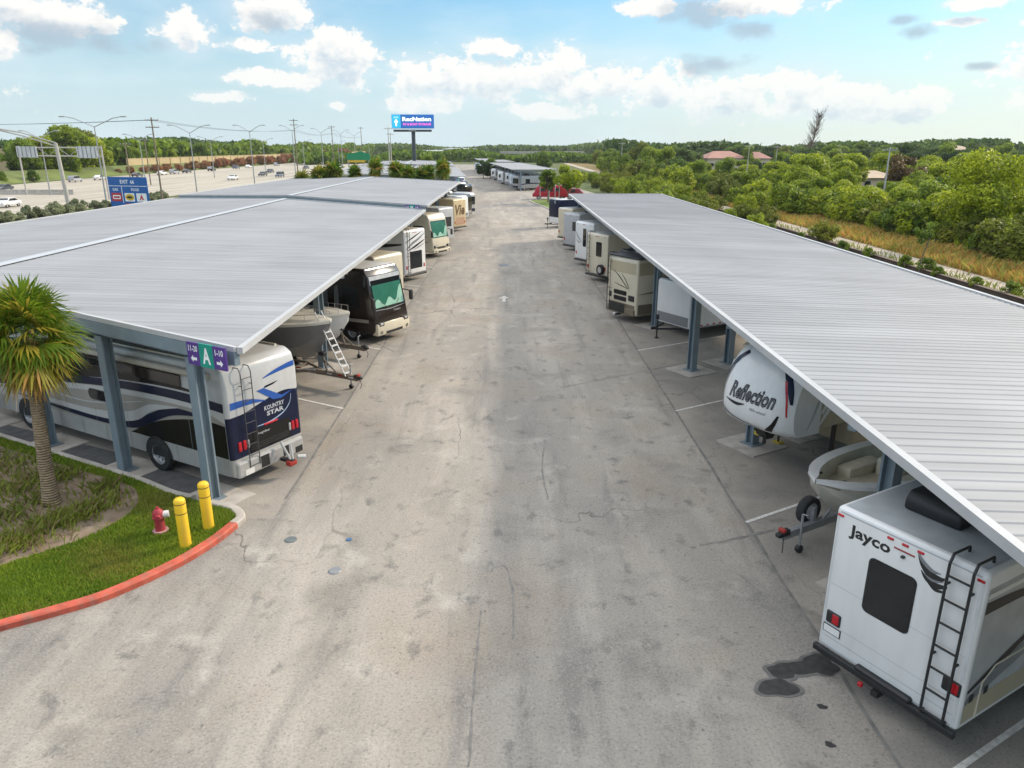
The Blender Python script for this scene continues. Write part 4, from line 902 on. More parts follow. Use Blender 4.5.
def boat_trailer(label, loc, rz, L, tongue, m, spare=False, ladder_=False, red=False, wheels=(-4.6, -5.5)):
    t = thing('boat_trailer', label, 'boat trailer', loc, rz)
    one('frame', lambda b: (b.box(-tongue - .2, -.05, -.07, .07, .42, .60, m), b.path([(-tongue + .3, 0, .54), (-tongue - 1.3, .62, .54), (-tongue - L * .8, .75, .54)], .055, m), b.path([(-tongue + .3, 0, .54), (-tongue - 1.3, -.62, .54), (-tongue - L * .8, -.75, .54)], .055, m), [b.box(-x - .05, -x + .05, -.85, .85, .46, .56, m) for x in (tongue + 1.3, tongue + 2.8, tongue + 4.2)]), t)
    one('coupler', lambda b: (b.prof([(.10, .50), (.12, .60), (-.25, .66), (-.3, .48)], .14, .02, BLK, 1), b.rbox(-.1, -.0, -.09, .09, .60, .70, .02, RUST if red else BLK, 1), b.path([(-.05, .05, .48), (.0, .1, .25), (-.05, .06, .1)], .012, BLK)), t)
    one('jack', lambda b: (b.tube((-.55, .12, .16), (-.55, .12, .98), .032, GALV), b.tube((-.55, .12, .98), (-.55, .26, 1.0), .015, GALV), b.lathe([(.09, -.05), (.10, 0), (.09, .05)], (-.55, .12, .10), (0, 1, 0), BLK, 14), b.lathe([(0, -.05), (.09, -.05)], (-.55, .12, .10), (0, 1, 0), BLK, 14), b.lathe([(.09, .05), (0, .05)], (-.55, .12, .10), (0, 1, 0), BLK, 14)), t)
    one('winch_post', lambda b: (b.tube((-tongue + .35, 0, .58), (-tongue + .15, 0, 1.25), .045, m), b.rbox(-tongue + .05, -tongue + .32, -.12, .12, 1.2, 1.36, .04, BLK), b.tube((-tongue + .85, 0, .58), (-tongue + .2, 0, 1.05), .03, m)), t)
    for x in wheels:
        for s in (-1, 1):
            wheel(t, x, s * 1.02, .36, .21, s=s); one('mudguard', lambda b: b.add([(x + .46 * math.cos(R(a)), s * 1.02 + d, .36 + .44 * math.sin(R(a))) for a in range(0, 181, 20) for d in (-.14, .14)], [(2 * i, 2 * i + 1, 2 * i + 3, 2 * i + 2) for i in range(9)], m), t)
    if spare:
        wheel(t, -1.15, 0, .34, .21, s=-1)
        for ch in t.children:
            if ch.name.startswith('wheel'): last = ch
        last.name = 'spare_wheel'; last.location = (0, -.20, .46)
        one('spare_bracket', lambda b: b.box(-1.2, -1.1, -.16, .0, .55, .95, GALV), t)
    return t
def open_boat():
    loc = place_right(14.9, 6.2); L = 7.2
    boat_trailer('silver boat trailer with an upright spare wheel, under the open white boat', loc, RZR, L, 2.3, GALV, spare=True, red=True)
    t = thing('boat', 'open white center console boat between the white camper and the fifth wheel', 'boat', loc + Vector((math.cos(RZR), math.sin(RZR), 0)) * -1.0, RZR)
    one('hull', lambda b: hull(b, L, 2.65, 1.36, .50, HULLB, BOATW, DECK, True, inset=.30, floor=.42), t)
    one('console', lambda b: (b.prof([(-3.6, 1.0), (-3.6, 1.9), (-3.9, 2.15), (-4.5, 2.15), (-4.6, 1.0)], .85, .05, BOATW, 2)), t)
    for s in (-1, 1): one('bow_seat', lambda b: b.prof([(-1.9, 1.0), (-1.9, 1.34), (-3.2, 1.34), (-3.2, 1.0)], .4, .05, DECK, 2, s * .62 - .2, s * .62 + .2), t)
    one('bow_cushion', lambda b: b.rbox(-3.35, -2.75, -.35, .35, 1.0, 1.55, .1, CREAM), t)
    for s in (-1, 1):
        for x, y in ((-.55, .30), (-1.5, .86), (-2.7, 1.13)): one('cleat', lambda b: b.rbox(x - .07, x + .07, s * y - .02, s * y + .02, 1.40 + .30 * (1 + x / 2.8) ** 2, 1.45 + .30 * (1 + x / 2.8) ** 2, .01, BLK, 1), t)
    one('outboard_motor', lambda b: (b.rbox(-L - .55, -L - .05, -.22, .22, 1.6, 2.3, .1, BLK), b.prof([(-L - .15, 1.6), (-L - .4, 1.6), (-L - .35, .7), (-L - .2, .7)], .12, .02, BLK, 1)), t)
open_boat()
def cuddy(label, loc, L, beam, zs, zk, mh, tongue, tl, red, cover=True):
    boat_trailer(tl, loc, RZL, L, tongue, mat('rusty_frame', (.17, .14, .11), .7, var=.25), red=red)
    t = thing('boat', label, 'boat', loc + Vector((math.cos(RZL), math.sin(RZL), 0)) * -(tongue - .7), RZL)
    one('hull', lambda b: hull(b, L, beam, zs, zk, mh, BOATC, BOATC, False), t)
    if cover: one('windscreen', lambda b: b.prof([(-3.1, zs + .12), (-4.0, zs + .75), (-5.9, zs + .75), (-6.3, zs + .1)], beam * .72, .08, CANVAS, 2), t)
    one('deck_hatch', lambda b: b.rbox(-2.4, -1.8, -.3, .3, zs + .28, zs + .34, .02, BLK, 1), t)
    for s in (-1, 1): one('bow_rail', lambda b: (b.path([(-.3 - .55 * k, s * (.32 + .17 * k), zs + .62 - .05 * k) for k in range(5)], .013, ALU), [b.tube((-.3 - .55 * k, s * (.32 + .17 * k), zs + .62 - .05 * k), (-.3 - .55 * k, s * (.30 + .165 * k), zs + .30 - .06 * k), .010, ALU) for k in range(5)]), t)
    return t
l2 = place_left(27.3, -5.75)
cuddy('cream decked boat with a grey hull, nearest boat under the left canopy', l2, 8.0, 2.7, 2.30, .95, HULLG, 2.0, 'rusty boat trailer with red reflectors, under the grey hulled boat', True)
l3 = place_left(31.4, -6.3)
cuddy('white decked boat just beyond the grey hulled boat, left of the black motorhome', l3, 7.0, 2.4, 1.68, .6, BOATW, 1.6, 'dark boat trailer with a tall jack, beside the black motorhome', False, False)
# ladder leaning on the nearest boat
t = thing('ladder', 'white ladder leaning on the bow of the grey hulled boat', 'ladder', l2 + Vector((math.cos(RZL), math.sin(RZL), 0)) * -.55, RZL)
def lad(b):
    for y in (-.17, .17): b.path([(0.0, y, .58), (-1.15, y, 2.6), (-1.35, y, 2.95)], .022, WHT)
one('rail', lad, t)
for k in range(8):
    u = (k + .4) / 8; one('rung', lambda b: b.box(-1.15 * u - .05, -1.15 * u + .05, -.17, .17, .58 + 2.02 * u - .02, .58 + 2.02 * u + .02, WHT), t)
for k in range(9):
    one('reflector', lambda b: b.box(-.5 - .55 * k, -.25 - .55 * k, -.078, -.0705, .50, .55, REDL if k % 2 else WHT), [o for o in bpy.data.objects if o.get('label', '').startswith('rusty boat trailer')][0])

# ------------------------------------------------------------------ other motorhomes and trailers
def coach(label, loc, rz, L, H, body, lower, dark, shade=True, style=0, group=None, name='motorhome'):
    """class A motorhome, its windscreen end at x = 0 facing the road"""
    W = 2.5; t = thing(name, label, 'motorhome', loc, rz, group)
    b = MB(); b.prof([(-.18, .45), (0, .62), (.02, 1.1), (-.06, 1.55), (-.38, H - .35), (-.62, H), (-L, H), (-L, .42)], W, .10, dark if style == 0 else body, 3)
    ex = lambda c: float(np.interp(c, [.62, 1.1, 1.55, H - .35], [0, .02, -.06, -.38]))
    E = lambda lv: (lambda a, c: (ex(c) + .006 + .004 * lv, a, c))
    for s in (-1, 1):
        F = lambda lv: sidefn(W, s, lv)
        if style == 0:
            b.poly([(-.45, 1.15), (-L + .1, 1.05), (-L + .1, H - .12), (-.78, H - .12), (-.58, 2.3)], F(1), dark)
            b.band([(-.4, 1.08, .16), (-3, 1.02, .16), (-8, .95, .14)], F(2), TAUPE)
            for x in (-2.2, -2.9, -3.6): b.poly([(x, 1.5), (x - .35, 1.45), (x - .25, 2.6), (x - .02, 2.7)], F(2), GREYP)
        else:
            b.band([(-.5, 1.3, .10), (-3, 1.45, .22), (-7, 1.3, .12), (-L + .2, 1.5, .04)], F(1), TAUPE); b.band([(-.6, 1.75, .06), (-4, 1.7, .14), (-8, 1.95, .04)], F(2), BRONZE)
    if style == 0: b.map2([(a, c) for c in (H - .76, H - .36) for a in (-1.14, 1.14)], [(0, 1, 3, 2)], E(0), LGREY); b.add([(-.64, -1.12, H + .004), (-.64, 1.12, H + .004), (-L + .1, 1.12, H + .004), (-L + .1, -1.12, H + .004)], [(0, 1, 2, 3)], body); b.add([(-.41, -1.13, H - .325), (-.41, 1.13, H - .325), (-.60, 1.10, H - .03), (-.60, -1.10, H - .03)], [(0, 1, 2, 3)], body); b.band([(-1.1, 1.62, .03), (0, 1.56, .05), (1.1, 1.62, .03)], E(1), GREYP); b.text('Freedom', .5, E(2), LGREY, .0, .2, .2, 1.40)
    b.build('body', t)
    ws = one('windscreen', lambda b: b.map2([(a * (1 if c < 2 else .97), c) for c in (1.66, 2.2, H - .55) for a in (-1.14, -.4, .4, 1.14)], [(i * 4 + j, i * 4 + j + 1, i * 4 + j + 5, i * 4 + j + 4) for i in range(2) for j in range(3)], E(1), GLS), t)
    if shade:
        def sh(b):
            k = 20; top = H - .62 if style else H - .78
            pts = []; 
            for i in range(k + 1): a = -1.06 + 2.12 * i / k; pts += [(a, 1.70), (a, 2.1), (a, top)]
            b.map2(pts, [(3 * i + j, 3 * i + 3 + j, 3 * i + 4 + j, 3 * i + 1 + j) for i in range(k) for j in range(2)], E(2), SHADE)
            h0 = [1.95 + .16 * math.sin(i * .75) + (.45 if i > 13 else 0) * (i - 13) / 6 for i in range(k + 1)]; pts = []
            for i in range(k + 1): a = -1.06 + 2.12 * i / k; pts += [(a, 1.72), (a, min(h0[i], top))]
            b.map2(pts, [(2 * i, 2 * i + 2, 2 * i + 3, 2 * i + 1) for i in range(k)], E(3), SHADE2)
        one('sunshade', sh, ws)
    for y in (-.93, .93):
        h = one('headlight', lambda b: b.rbox(-.1, .13, y - .2, y + .2, .84, 1.04, .04, BLK), t); one('lens', lambda b: b.rbox(.0, .137, y - .12, y + .12, .89, 1.01, .02, ALU, 1), h)
        one('mirror', lambda b: (b.tube((-.3, y * 1.28, 2.3), (.1, y * 1.55, 2.2), .03, BLK), b.rbox(.02, .16, y * 1.55 - .1, y * 1.55 + .1, 1.75, 2.25, .04, BLK)), t)
        one('wiper', lambda b: b.tube((.03, y * .3, 1.66), (-.08, y * .75, 1.95), .012, BLK), t)
    one('front_bumper', lambda b: (b.rbox(-.25, .12, -1.22, 1.22, .40, .98 if style == 0 else .70, .06, lower), b.rbox(.05, .13, -.65, .65, .42, .58, .03, BLK, 1), [b.lathe([(.0, .0), (.07, .0), (.07, .05)], (.10, y, .56), (1, 0, 0), BLK, 12) for y in (-.98, .98)]), t)
    one('grille', lambda b: [b.box(.0, .035, -.55, .55, z, z + .035, BLK) for z in (.74, .80, .86)], t)
    for s in (-1, 1):
        pane(t, sidefn(W, s, 4), sidefn(W, s, 5), -2.0, -.95, 1.7, 2.65); pane(t, sidefn(W, s, 4), sidefn(W, s, 5), -5.2, -3.9, 1.8, 2.6)
        for x in (-1.5, -L + 3): wheel(t, x, s * 1.12, .45, .26, s=s)
        one('awning', lambda b: b.tube((-1.5, s * 1.31, H - .22), (-L + 1.5, s * 1.31, H - .22), .08, lower, n=8), t)
    for x in (-3.2, -7.2): acunit(t, x, 0, H, WHT)
    vents(t, L, H, 4); return t
coach('black motorhome with cream bumper and green windscreen shade, beyond the boats', place_left(35.5, -5.7), RZL, 11, 3.55, WHT, CREAM, BROWNB, True, 0)
coach('cream motorhome with green windscreen shade, at the end of the first left canopy', place_left(64.2, -5.8), RZL, 10, 3.6, CREAM, CREAM, TAUPE, True, 1)

def caravan(label, loc, rz, L, H, body, W=2.45, z0=.5, win=(-.4, .4, 1.5, 2.4), panel=None, swoosh=None, lad=None, ac=BLK, spare=False, roof=None, wheels=True, lights=True, name='travel_trailer', category='trailer', tongue=False, text=None, group=None, side=None, stone=None, slope=.0, tape=False, decor=None):
    t = thing(name, label, category, loc, rz, group); b = MB()
    b.prof([(0, z0), (0 - slope * .3, H - .12), (-.10 - slope * .3, H), (-L, H), (-L, z0)], W, .07, body, 3); k = -slope * .3 / (H - .12 - z0)
    E = lambda lv: (lambda a, c: (k * (c - z0) + .003 * lv + .001, a, c))
    b.add([(-.25 - slope, -W / 2 + .09, H + .004), (-.25 - slope, W / 2 - .09, H + .004), (-L + .1, W / 2 - .09, H + .004), (-L + .1, -W / 2 + .09, H + .004)], [(0, 1, 2, 3)], roof or ROOFG)
    if stone: b.poly([(-W / 2 + .08, z0 + .08), (W / 2 - .08, z0 + .08), (W / 2 - .08, z0 + stone), (-W / 2 + .08, z0 + stone)], E(1), mat('checker_plate', (.26, .27, .28), .45, .4, var=.25, vs=20))
    if panel: b.poly(rrect(panel[0], panel[1], panel[2], panel[3], .06), E(2), panel[4])
    for q, m in (swoosh or []): b.band(q, E(4), m)
    if text: b.text(text[0], text[1], E(4), text[4], .03, text[5] if len(text) > 5 else 0, text[2], text[3])
    for s in (-1, 1):
        F = lambda lv: sidefn(W, s, lv)
        for q, m in (side or []): b.band(q, F(1), m)
        if tape:
            for i in range(14): b.poly([(-.3 - .42 * i, z0 + .09), (-.48 - .42 * i, z0 + .09), (-.48 - .42 * i, z0 + .15), (-.3 - .42 * i, z0 + .15)], F(2), REDL)
            b.poly([(-.2, z0 + .0), (-L + .2, z0 + .0), (-L + .2, z0 + .07), (-.2, z0 + .07)], F(2), GREYP)
    b.build('body', t)
    if win: pane(t, E(3), E(5), *win)
    for s in (-1, 1):
        if not tape: pane(t, sidefn(W, s, 3), sidefn(W, s, 4), -3.2, -2.2, 1.6, 2.4)
        if wheels:
            for x in (-L * .55, -L * .55 - .85): wheel(t, x, s * (W / 2 - .10), .36, .22, s=s)
    if lights:
        for y in (-W / 2 + .22, W / 2 - .22): one('tail_light', lambda b: b.rbox(-.02, .03, y - .07, y + .07, z0 + .35, z0 + .6, .02, REDL, 1), t)
        one('rear_bumper', lambda b: b.rbox(-.1, .12, -W / 2 + .05, W / 2 - .05, z0 - .14, z0 - .02, .02, BLK, 1), t)
        markers(t, (-.9, -.15, 0, .15, .9), H - .2, x=k * (H - .2 - z0))
    if lad: ladder(t, lad[0], lad[1], z0 + .1, H - .05, x=0, n=7, r=.018)
    if spare: wheel(t, .12, 0, .36, .24); sp = [c for c in t.children if c.name.startswith('wheel')][-1]; sp.name = 'spare_wheel'; sp.rotation_euler = (0, 0, R(90)); sp.location = (.14, .55, .55)
    if tongue:
        one('tongue', lambda b: (b.tube((-.05, -.7, z0 - .06), (1.15, 0, z0 - .04), .05, BLK), b.tube((-.05, .7, z0 - .06), (1.15, 0, z0 - .04), .05, BLK), b.rbox(1.1, 1.32, -.07, .07, z0 - .08, z0 + .06, .02, BLK, 1)), t)
        one('jack', lambda b: (b.tube((.95, 0, .05), (.95, 0, 1.05), .035, BLK), b.rbox(.87, 1.03, -.08, .08, .0, .06, .01, BLK, 1), b.rbox(.88, 1.02, -.07, .07, .95, 1.2, .03, BLK, 1)), t)
    if ac: acunit(t, -L * .42, 0, H, ac)
    vents(t, L, H, int(L * 10)); return t
# left row, further on
caravan('white and cream trailer squeezed between the black motorhome and the grey swirled one', place_left(39.8, -6.5), RZL, 9, 3.5, CREAM, win=(-.3, .6, 1.6, 2.5), ac=WHT, lights=False, roof=CREAM)
caravan('white motorhome with grey swirls and a black tail panel, beyond the black motorhome', place_left(52, -6.6), RZL, 9, 3.55, WHT, panel=(-.62, .78, .85, 2.05, BLKG), win=(-.52, .68, .95, 1.95), lad=(-.95, -.72), ac=CREAM, name='motorhome', category='motorhome', roof=CREAM,
        swoosh=[([(-1.0, 2.2, .03), (-.3, 2.6, .16), (.4, 2.85, .14), (1.1, 3.2, .04)], GREYP), ([(-.8, 2.15, .02), (.1, 2.4, .14), (1.1, 2.75, .05)], BLKG), ([(-1.1, 2.7, .02), (-.2, 3.0, .10), (.7, 3.3, .03)], BLKG), ([(-.2, 2.15, .02), (.6, 2.35, .08), (1.1, 2.5, .02)], GREYP)],
        side=[([(-.2, 1.2, .1), (-3, 1.6, .3), (-8, 1.3, .1)], GREYP), ([(-.2, 2.6, .1), (-3, 2.4, .3), (-8, 2.8, .1)], BLKG)])
caravan('grey topped motorhome half hidden behind the cream one with the green shade', place_left(72.4, -6.0), RZL, 9, 3.5, LGREY, win=(-.8, .8, 1.7, 2.6), ac=WHT, name='motorhome', category='motorhome', lights=False)
caravan('beige box trailer with big dark lettering on its end, past the cream motorhome', place_left(84.9, -5.5), RZL, 8, 3.5, BEIGE, win=None, panel=(-.8, .9, .7, 1.5, mat('beige_door', (.42, .25, .16), .5)), text=('Vie', 1.9, -.95, 1.75, TANL, .2), ac=None, roof=CREAM)
# right row, further on
caravan('white enclosed cargo trailer with grey stone guard between two canopy posts', place_right(34.75, 8.1), RZR, 7.5, 2.75, WHT, W=2.4, z0=.55, win=None, stone=.55, tongue=True, ac=None, lights=False, roof=ROOFD, name='cargo_trailer', tape=True, text=('HAULMARK', .34, .74, 2.45, GREYP, .2))
def pusher():
    W, L, H = 2.5, 10.5, 3.45; t = thing('motorhome', 'cream motorhome with black tail grilles and bronze skirt beside the cargo trailer', 'motorhome', place_right(39.3, 6.05), RZR)
    b = MB(); b.prof([(0, .45), (0, H - .15), (-.12, H), (-L, H), (-L, .45)], W, .10, CREAM, 3); E = endfn
    b.add([(-.06, -W / 2 - .03, H - .02), (-.06, W / 2 + .03, H - .02), (-L, W / 2 + .03, H - .02), (-L, -W / 2 - .03, H - .02), (.05, -W / 2 - .03, H + .06), (.05, W / 2 + .03, H + .06), (-L, W / 2 + .03, H + .06), (-L, -W / 2 - .03, H + .06)], [(4, 5, 6, 7), (0, 1, 5, 4), (1, 2, 6, 5), (3, 0, 4, 7)], ROOFD)
    b.poly([(-1.12, 2.62), (1.12, 2.62), (1.12, 3.2), (-1.12, 3.2)], E(1), TAN_); b.poly([(-1.12, .5), (1.12, .5), (1.12, 1.0), (-1.12, 1.0)], E(1), BRONZE)
    for q in ([(-.75, 2.68, .03), (-.2, 2.36, .07), (.35, 1.94, .05), (.62, 1.8, .01)], [(-.1, 2.60, .02), (.25, 2.3, .06), (.6, 1.86, .05)], [(-.65, 2.02, .02), (-.1, 1.92, .05), (.5, 1.82, .02)]): b.band(q, E(2), BLK)
    for s in (-1, 1):
        F = lambda lv: sidefn(W, s, lv); b.poly([(-.12, .5), (-L + .1, .5), (-L + .1, 1.05), (-.12, 1.05)], F(1), BRONZE); b.poly([(-.12, 2.6), (-L + .1, 2.6), (-L + .1, 3.25), (-.12, 3.25)], F(1), TAN_); b.band([(-.12, 1.6, .02), (-2, 1.7, .12), (-5, 1.9, .03)], F(2), BRONZE)
    b.build('body', t)
    for z in (1.10, 1.42): one('grille', lambda b: (b.poly(rrect(-.68, .42, z, z + .25, .08), E(3), BLK), [b.box(.01, .03, -.6, .34, z + .05 + .06 * i, z + .08 + .06 * i, BLKG) for i in range(3)]), t)
    for y in (-.98, .82): one('tail_light', lambda b: b.rbox(-.01, .03, y - (.10 if y < 0 else .24), y + (.10 if y < 0 else .24), 1.2, 1.5, .03, BLK), t)
    one('rear_bumper', lambda b: b.rbox(-.2, .10, -1.15, 1.15, .42, .80, .05, BRONZE), t); one('lower_grille', lambda b: b.poly(rrect(-.95, .4, .50, .98, .05), endfn(36), BLK), t)
    one('tow_hitch', lambda b: (b.box(0, .4, -.06, .06, .36, .46, BLK), b.lathe([(0, -.06), (.09, -.06), (.09, .06), (0, .06)], (.42, 0, .42), (0, 1, 0), ALU, 12)), t)
    ladder(t, -1.16, -.92, .5, H, roof=.3, n=8, r=.015)
    for s in (-1, 1):
        pane(t, sidefn(W, s, 3), sidefn(W, s, 4), -3.4, -2.2, 1.75, 2.55); one('awning', lambda b: b.tube((-1, s * 1.33, H - .2), (-8, s * 1.33, H - .2), .08, BRONZE, n=8), t)
        for x in (-3.2, -8.5): wheel(t, x, s * 1.14, .46, .28, s=s)
    acunit(t, -3, 0, H + .06, BLK); acunit(t, -6.5, 0, H + .06, BLK)
pusher()
caravan('dark enclosed trailer behind the roof of the cream grille motorhome', place_right(43.8, 7.4), RZR, 7.5, 3.05, BLKG, win=None, ac=None, roof=ROOFD, lights=False, name='cargo_trailer', swoosh=[([(-.8, 2.2, .02), (.0, 2.35, .12), (.8, 2.25, .02)], LGREY)])
caravan('cream camper with ladder, tail window and spare wheel, behind the grille motorhome', place_right(51.7, 6.1), RZR, 8, 3.3, CREAM, win=(-.1, .55, 1.75, 2.75), lad=(-1.05, -.75), spare=True, ac=BLK, name='camper', category='camper')
caravan('white travel trailer with black windows and grey swoosh, beyond the cream camper', place_right(59.0, 5.9), RZR, 9, 3.4, WHT, win=(-.15, .30, 1.5, 2.9), ac=BLK, swoosh=[([(-1.1, 2.6, .02), (-.8, 2.2, .10), (-.35, 1.9, .03)], GREYP), ([(-1.1, 2.0, .02), (-.7, 1.8, .08), (-.4, 1.85, .02)], GREYP)], side=[([(-.3, 1.2, .1), (-3, 2.0, .3), (-6, 1.6, .1)], GREYP)])
caravan('pale grey camper mostly hidden beyond the white travel trailer', place_right(68.2, 5.6), RZR, 8, 3.3, LGREY, win=(.2, .8, 1.8, 2.6), ac=BLK, name='camper', category='camper')
caravan('cream camper with a small dark window, in front of the black trailer', place_right(74.5, 5.5), RZR, 8, 3.3, CREAM, win=(-.1, .4, 2.0, 2.8), ac=BLK, name='camper', category='camper')
caravan('black box trailer with a white lower body at the far end of the right canopy', place_right(88.6, 5.3), RZR, 7, 3.2, NAVY, win=None, ac=None, tongue=True, lights=False, roof=WHT, name='cargo_trailer', stone=None, panel=(-1.1, 1.1, .55, 1.2, WHT), text=('4', .3, -.1, 2.7, LGREY))

# ------------------------------------------------------------------ far vehicles under the distant canopies
def small_rv(name, body, band_, dark_end):
    t = thing(name, 'motorhome', 'camper', (0, 0, -50), 0); W, L, H = 2.4, 7.5, 3.1; b = MB()
    b.prof([(0, .5), (-.05, H - .3), (-.3, H), (-L, H), (-L, .5)], W, .08, body, 2)
    for s in (-1, 1): b.band([(-.2, 1.2, .15), (-3, 1.5, .25), (-7, 1.3, .1)], sidefn(W, s, 1), band_)
    b.poly(rrect(-1, 1, .6, 1.0, .1), lambda a, c: (.004, a, c), band_); b.build('body', t)
    pane(t, lambda a, c: (.0, a, c), lambda a, c: (.006 + .0, a, c), *((-1.05, 1.05, 1.5, 2.55) if dark_end else (-.5, .3, 1.6, 2.4)))
    for s in (-1, 1):
        pane(t, sidefn(W, s, 3), sidefn(W, s, 4), -3, -1.8, 1.6, 2.4)
        for x in (-1.5, -5): wheel(t, x, s * 1.08, .38, .22, s=s)
    acunit(t, -3, 0, H, BLK if dark_end else WHT); return t
kinds = [('white', small_rv('camper', WHT, GREYP, False)), ('cream', small_rv('camper', CREAM, TAUPE, True)), ('silver', small_rv('camper', SILV, NAVY, True)), ('dark', small_rv('camper', BROWNB, TAUPE, False)), ('pale blue', small_rv('camper', mat('pale_blue_body', (.42, .5, .6), .4), NAVY, False))]
used = {}
ordn = ['first', 'second', 'third', 'fourth', 'fifth', 'sixth', 'seventh', 'eighth', 'ninth', 'tenth', 'eleventh', 'twelfth']
def far_rv(k, x, y, rz, where, group):
    c, proto = kinds[k]; key = (k, where); used[key] = used.get(key, -1) + 1; p = (*bent(x, y), 0); lab = f'{ordn[used[key]]} {c} camper from the near end {where}'
    if 'placed' not in proto: proto['placed'] = 1; proto.location = p; proto.rotation_euler = (0, 0, rz); proto['label'] = lab; proto['group'] = group
    else: dup(proto, p, rz, lab, group)
r_ = random.Random(5)
for i in range(13): far_rv([2, 4, 0, 4, 0, 2, 0, 3, 1, 2, 3, 0, 1][i], 5.6 + r_.uniform(-.6, .9), 165 + 4.9 * i, RZR + BEND, 'under the far right canopy', 'campers under the far right canopy')
for i in range(9): far_rv([0, 3, 0, 1, 2, 0, 3, 0, 4][i], 5.4 + r_.uniform(-.5, .8), 250 + 7 * i, RZR + BEND, 'under the farthest right canopy', 'campers under the farthest right canopy')
for i in range(5): far_rv([2, 3, 0, 3, 2][i], -6.4 + .3 * i, 89.2 + 3.6 * i, RZL, 'past the beige lettered trailer', 'campers at the end of the left canopies')
for i in range(8): far_rv([3, 0, 3, 2, 3, 0, 1, 3][i], -6.0 + r_.uniform(-.5, .5), 128 + 6.5 * i, RZL + BEND, 'under the third left canopy', 'campers under the third left canopy')
for i in range(6): far_rv([3, 0, 2, 3, 0, 4][i], -6.0, 198 + 8 * i, RZL + BEND, 'under the farthest left canopy', 'campers under the farthest left canopy')

# ------------------------------------------------------------------ grass island with the red van, white pipe posts
isl = [tuple(P(x, y))[:2] for x, y in [(528, 201), (545, 200), (562, 199), (585, 199), (600, 206), (590, 216), (573, 217), (553, 211)]]
isl = sorted(isl, key=lambda p: math.atan2(p[1] - sum(q[1] for q in isl) / 8, p[0] - sum(q[0] for q in isl) / 8))
sheet('island_kerb', isl, .12, CONC, thick=.14)
cx_, cy_ = sum(q[0] for q in isl) / 8, sum(q[1] for q in isl) / 8
inn = [(cx_ + (x - cx_) * .94, cy_ + (y - cy_) * .98) for x, y in isl]
sheet('island_turf', inn, .135, mat('island_turf', (.11, .16, .018), .9, var=.3, vs=.6))
REDP = mat('red_van_paint', (.42, .012, .035), .35, var=.08, coat=.3)
t = thing('van', 'bright red van parked beyond the grass island', 'van', (*P(533, 199)[:2], 0), R(172))
b = MB(); b.prof([(0, .45), (0, 1.0), (-.35, 1.3), (-.7, 2.1), (-1.2, 2.45), (-6.6, 2.45), (-6.8, 2.2), (-6.8, .4)], 2.1, .12, REDP, 3); b.build('body', t)
for s in (-1, 1):
    for x in (-1.9, -3.2, -4.5): pane(t, sidefn(2.1, s, 2), sidefn(2.1, s, 3), x - .5, x + .5, 1.4, 2.0)
    for x in (-1.1, -5.4): wheel(t, x, s * .95, .36, .22, s=s)
t = thing('canopy_van', 'dark red van behind the white posts, right of the bright red van', 'van', (*P(556, 199)[:2], 0), R(172))
b = MB(); b.prof([(0, .45), (0, 1.0), (-.5, 1.25), (-.9, 1.9), (-4.2, 1.9), (-4.9, 1.2), (-5, .4)], 1.9, .12, mat('dark_red_paint', (.22, .01, .02), .35, coat=.3), 3); b.build('body', t)
for s in (-1, 1):
    for x in (-1.6, -3.0): pane(t, sidefn(1.9, s, 2), sidefn(1.9, s, 3), x - .5, x + .5, 1.25, 1.75)
    for x in (-1.0, -4.0): wheel(t, x, s * .85, .34, .22, s=s)
t.name = 'van'
for i, (px, py) in enumerate([(540, 202), (549, 201), (555, 200), (559, 203)]):
    o = one('marker_post', lambda b: b.tube((0, 0, 0), (0, 0, 2.9), .07, TRIM, n=10)); o.location = (*P(px, py)[:2], .13); tag(o, f'{ordn[i]} white pipe post from the left on the grass island', 'post', 'white pipe posts on the grass island')

# ------------------------------------------------------------------ palms
BARK = mat('palm_bark', (.28, .21, .13), .9, var=.3, vs=7)
def bark_rings(m, scale=14):
    nt = m.node_tree; N = nt.nodes; L = nt.links; b = N['Principled BSDF']; tc = N.new('ShaderNodeTexCoord'); w = N.new('ShaderNodeTexWave'); w.bands_direction = 'Z'; w.inputs['Scale'].default_value = scale / 3; w.inputs['Distortion'].default_value = 3; w.inputs['Detail'].default_value = 3
    L.new(tc.outputs['Object'], w.inputs[0]); bp = N.new('ShaderNodeBump'); bp.inputs['Strength'].default_value = .8; bp.inputs['Distance'].default_value = .05; L.new(w.outputs['Fac'], bp.inputs['Height']); L.new(bp.outputs[0], b.inputs['Normal'])
bark_rings(BARK)
FRD = [leafmat('frond_green', (.05, .12, .008), (.17, .25, .018), .45), leafmat('frond_yellow', (.2, .21, .015), (.36, .29, .04), .45), leafmat('frond_brown', (.28, .16, .03), (.40, .25, .07), .3), leafmat('frond_dead', (.34, .27, .19), (.45, .38, .29), .15)]
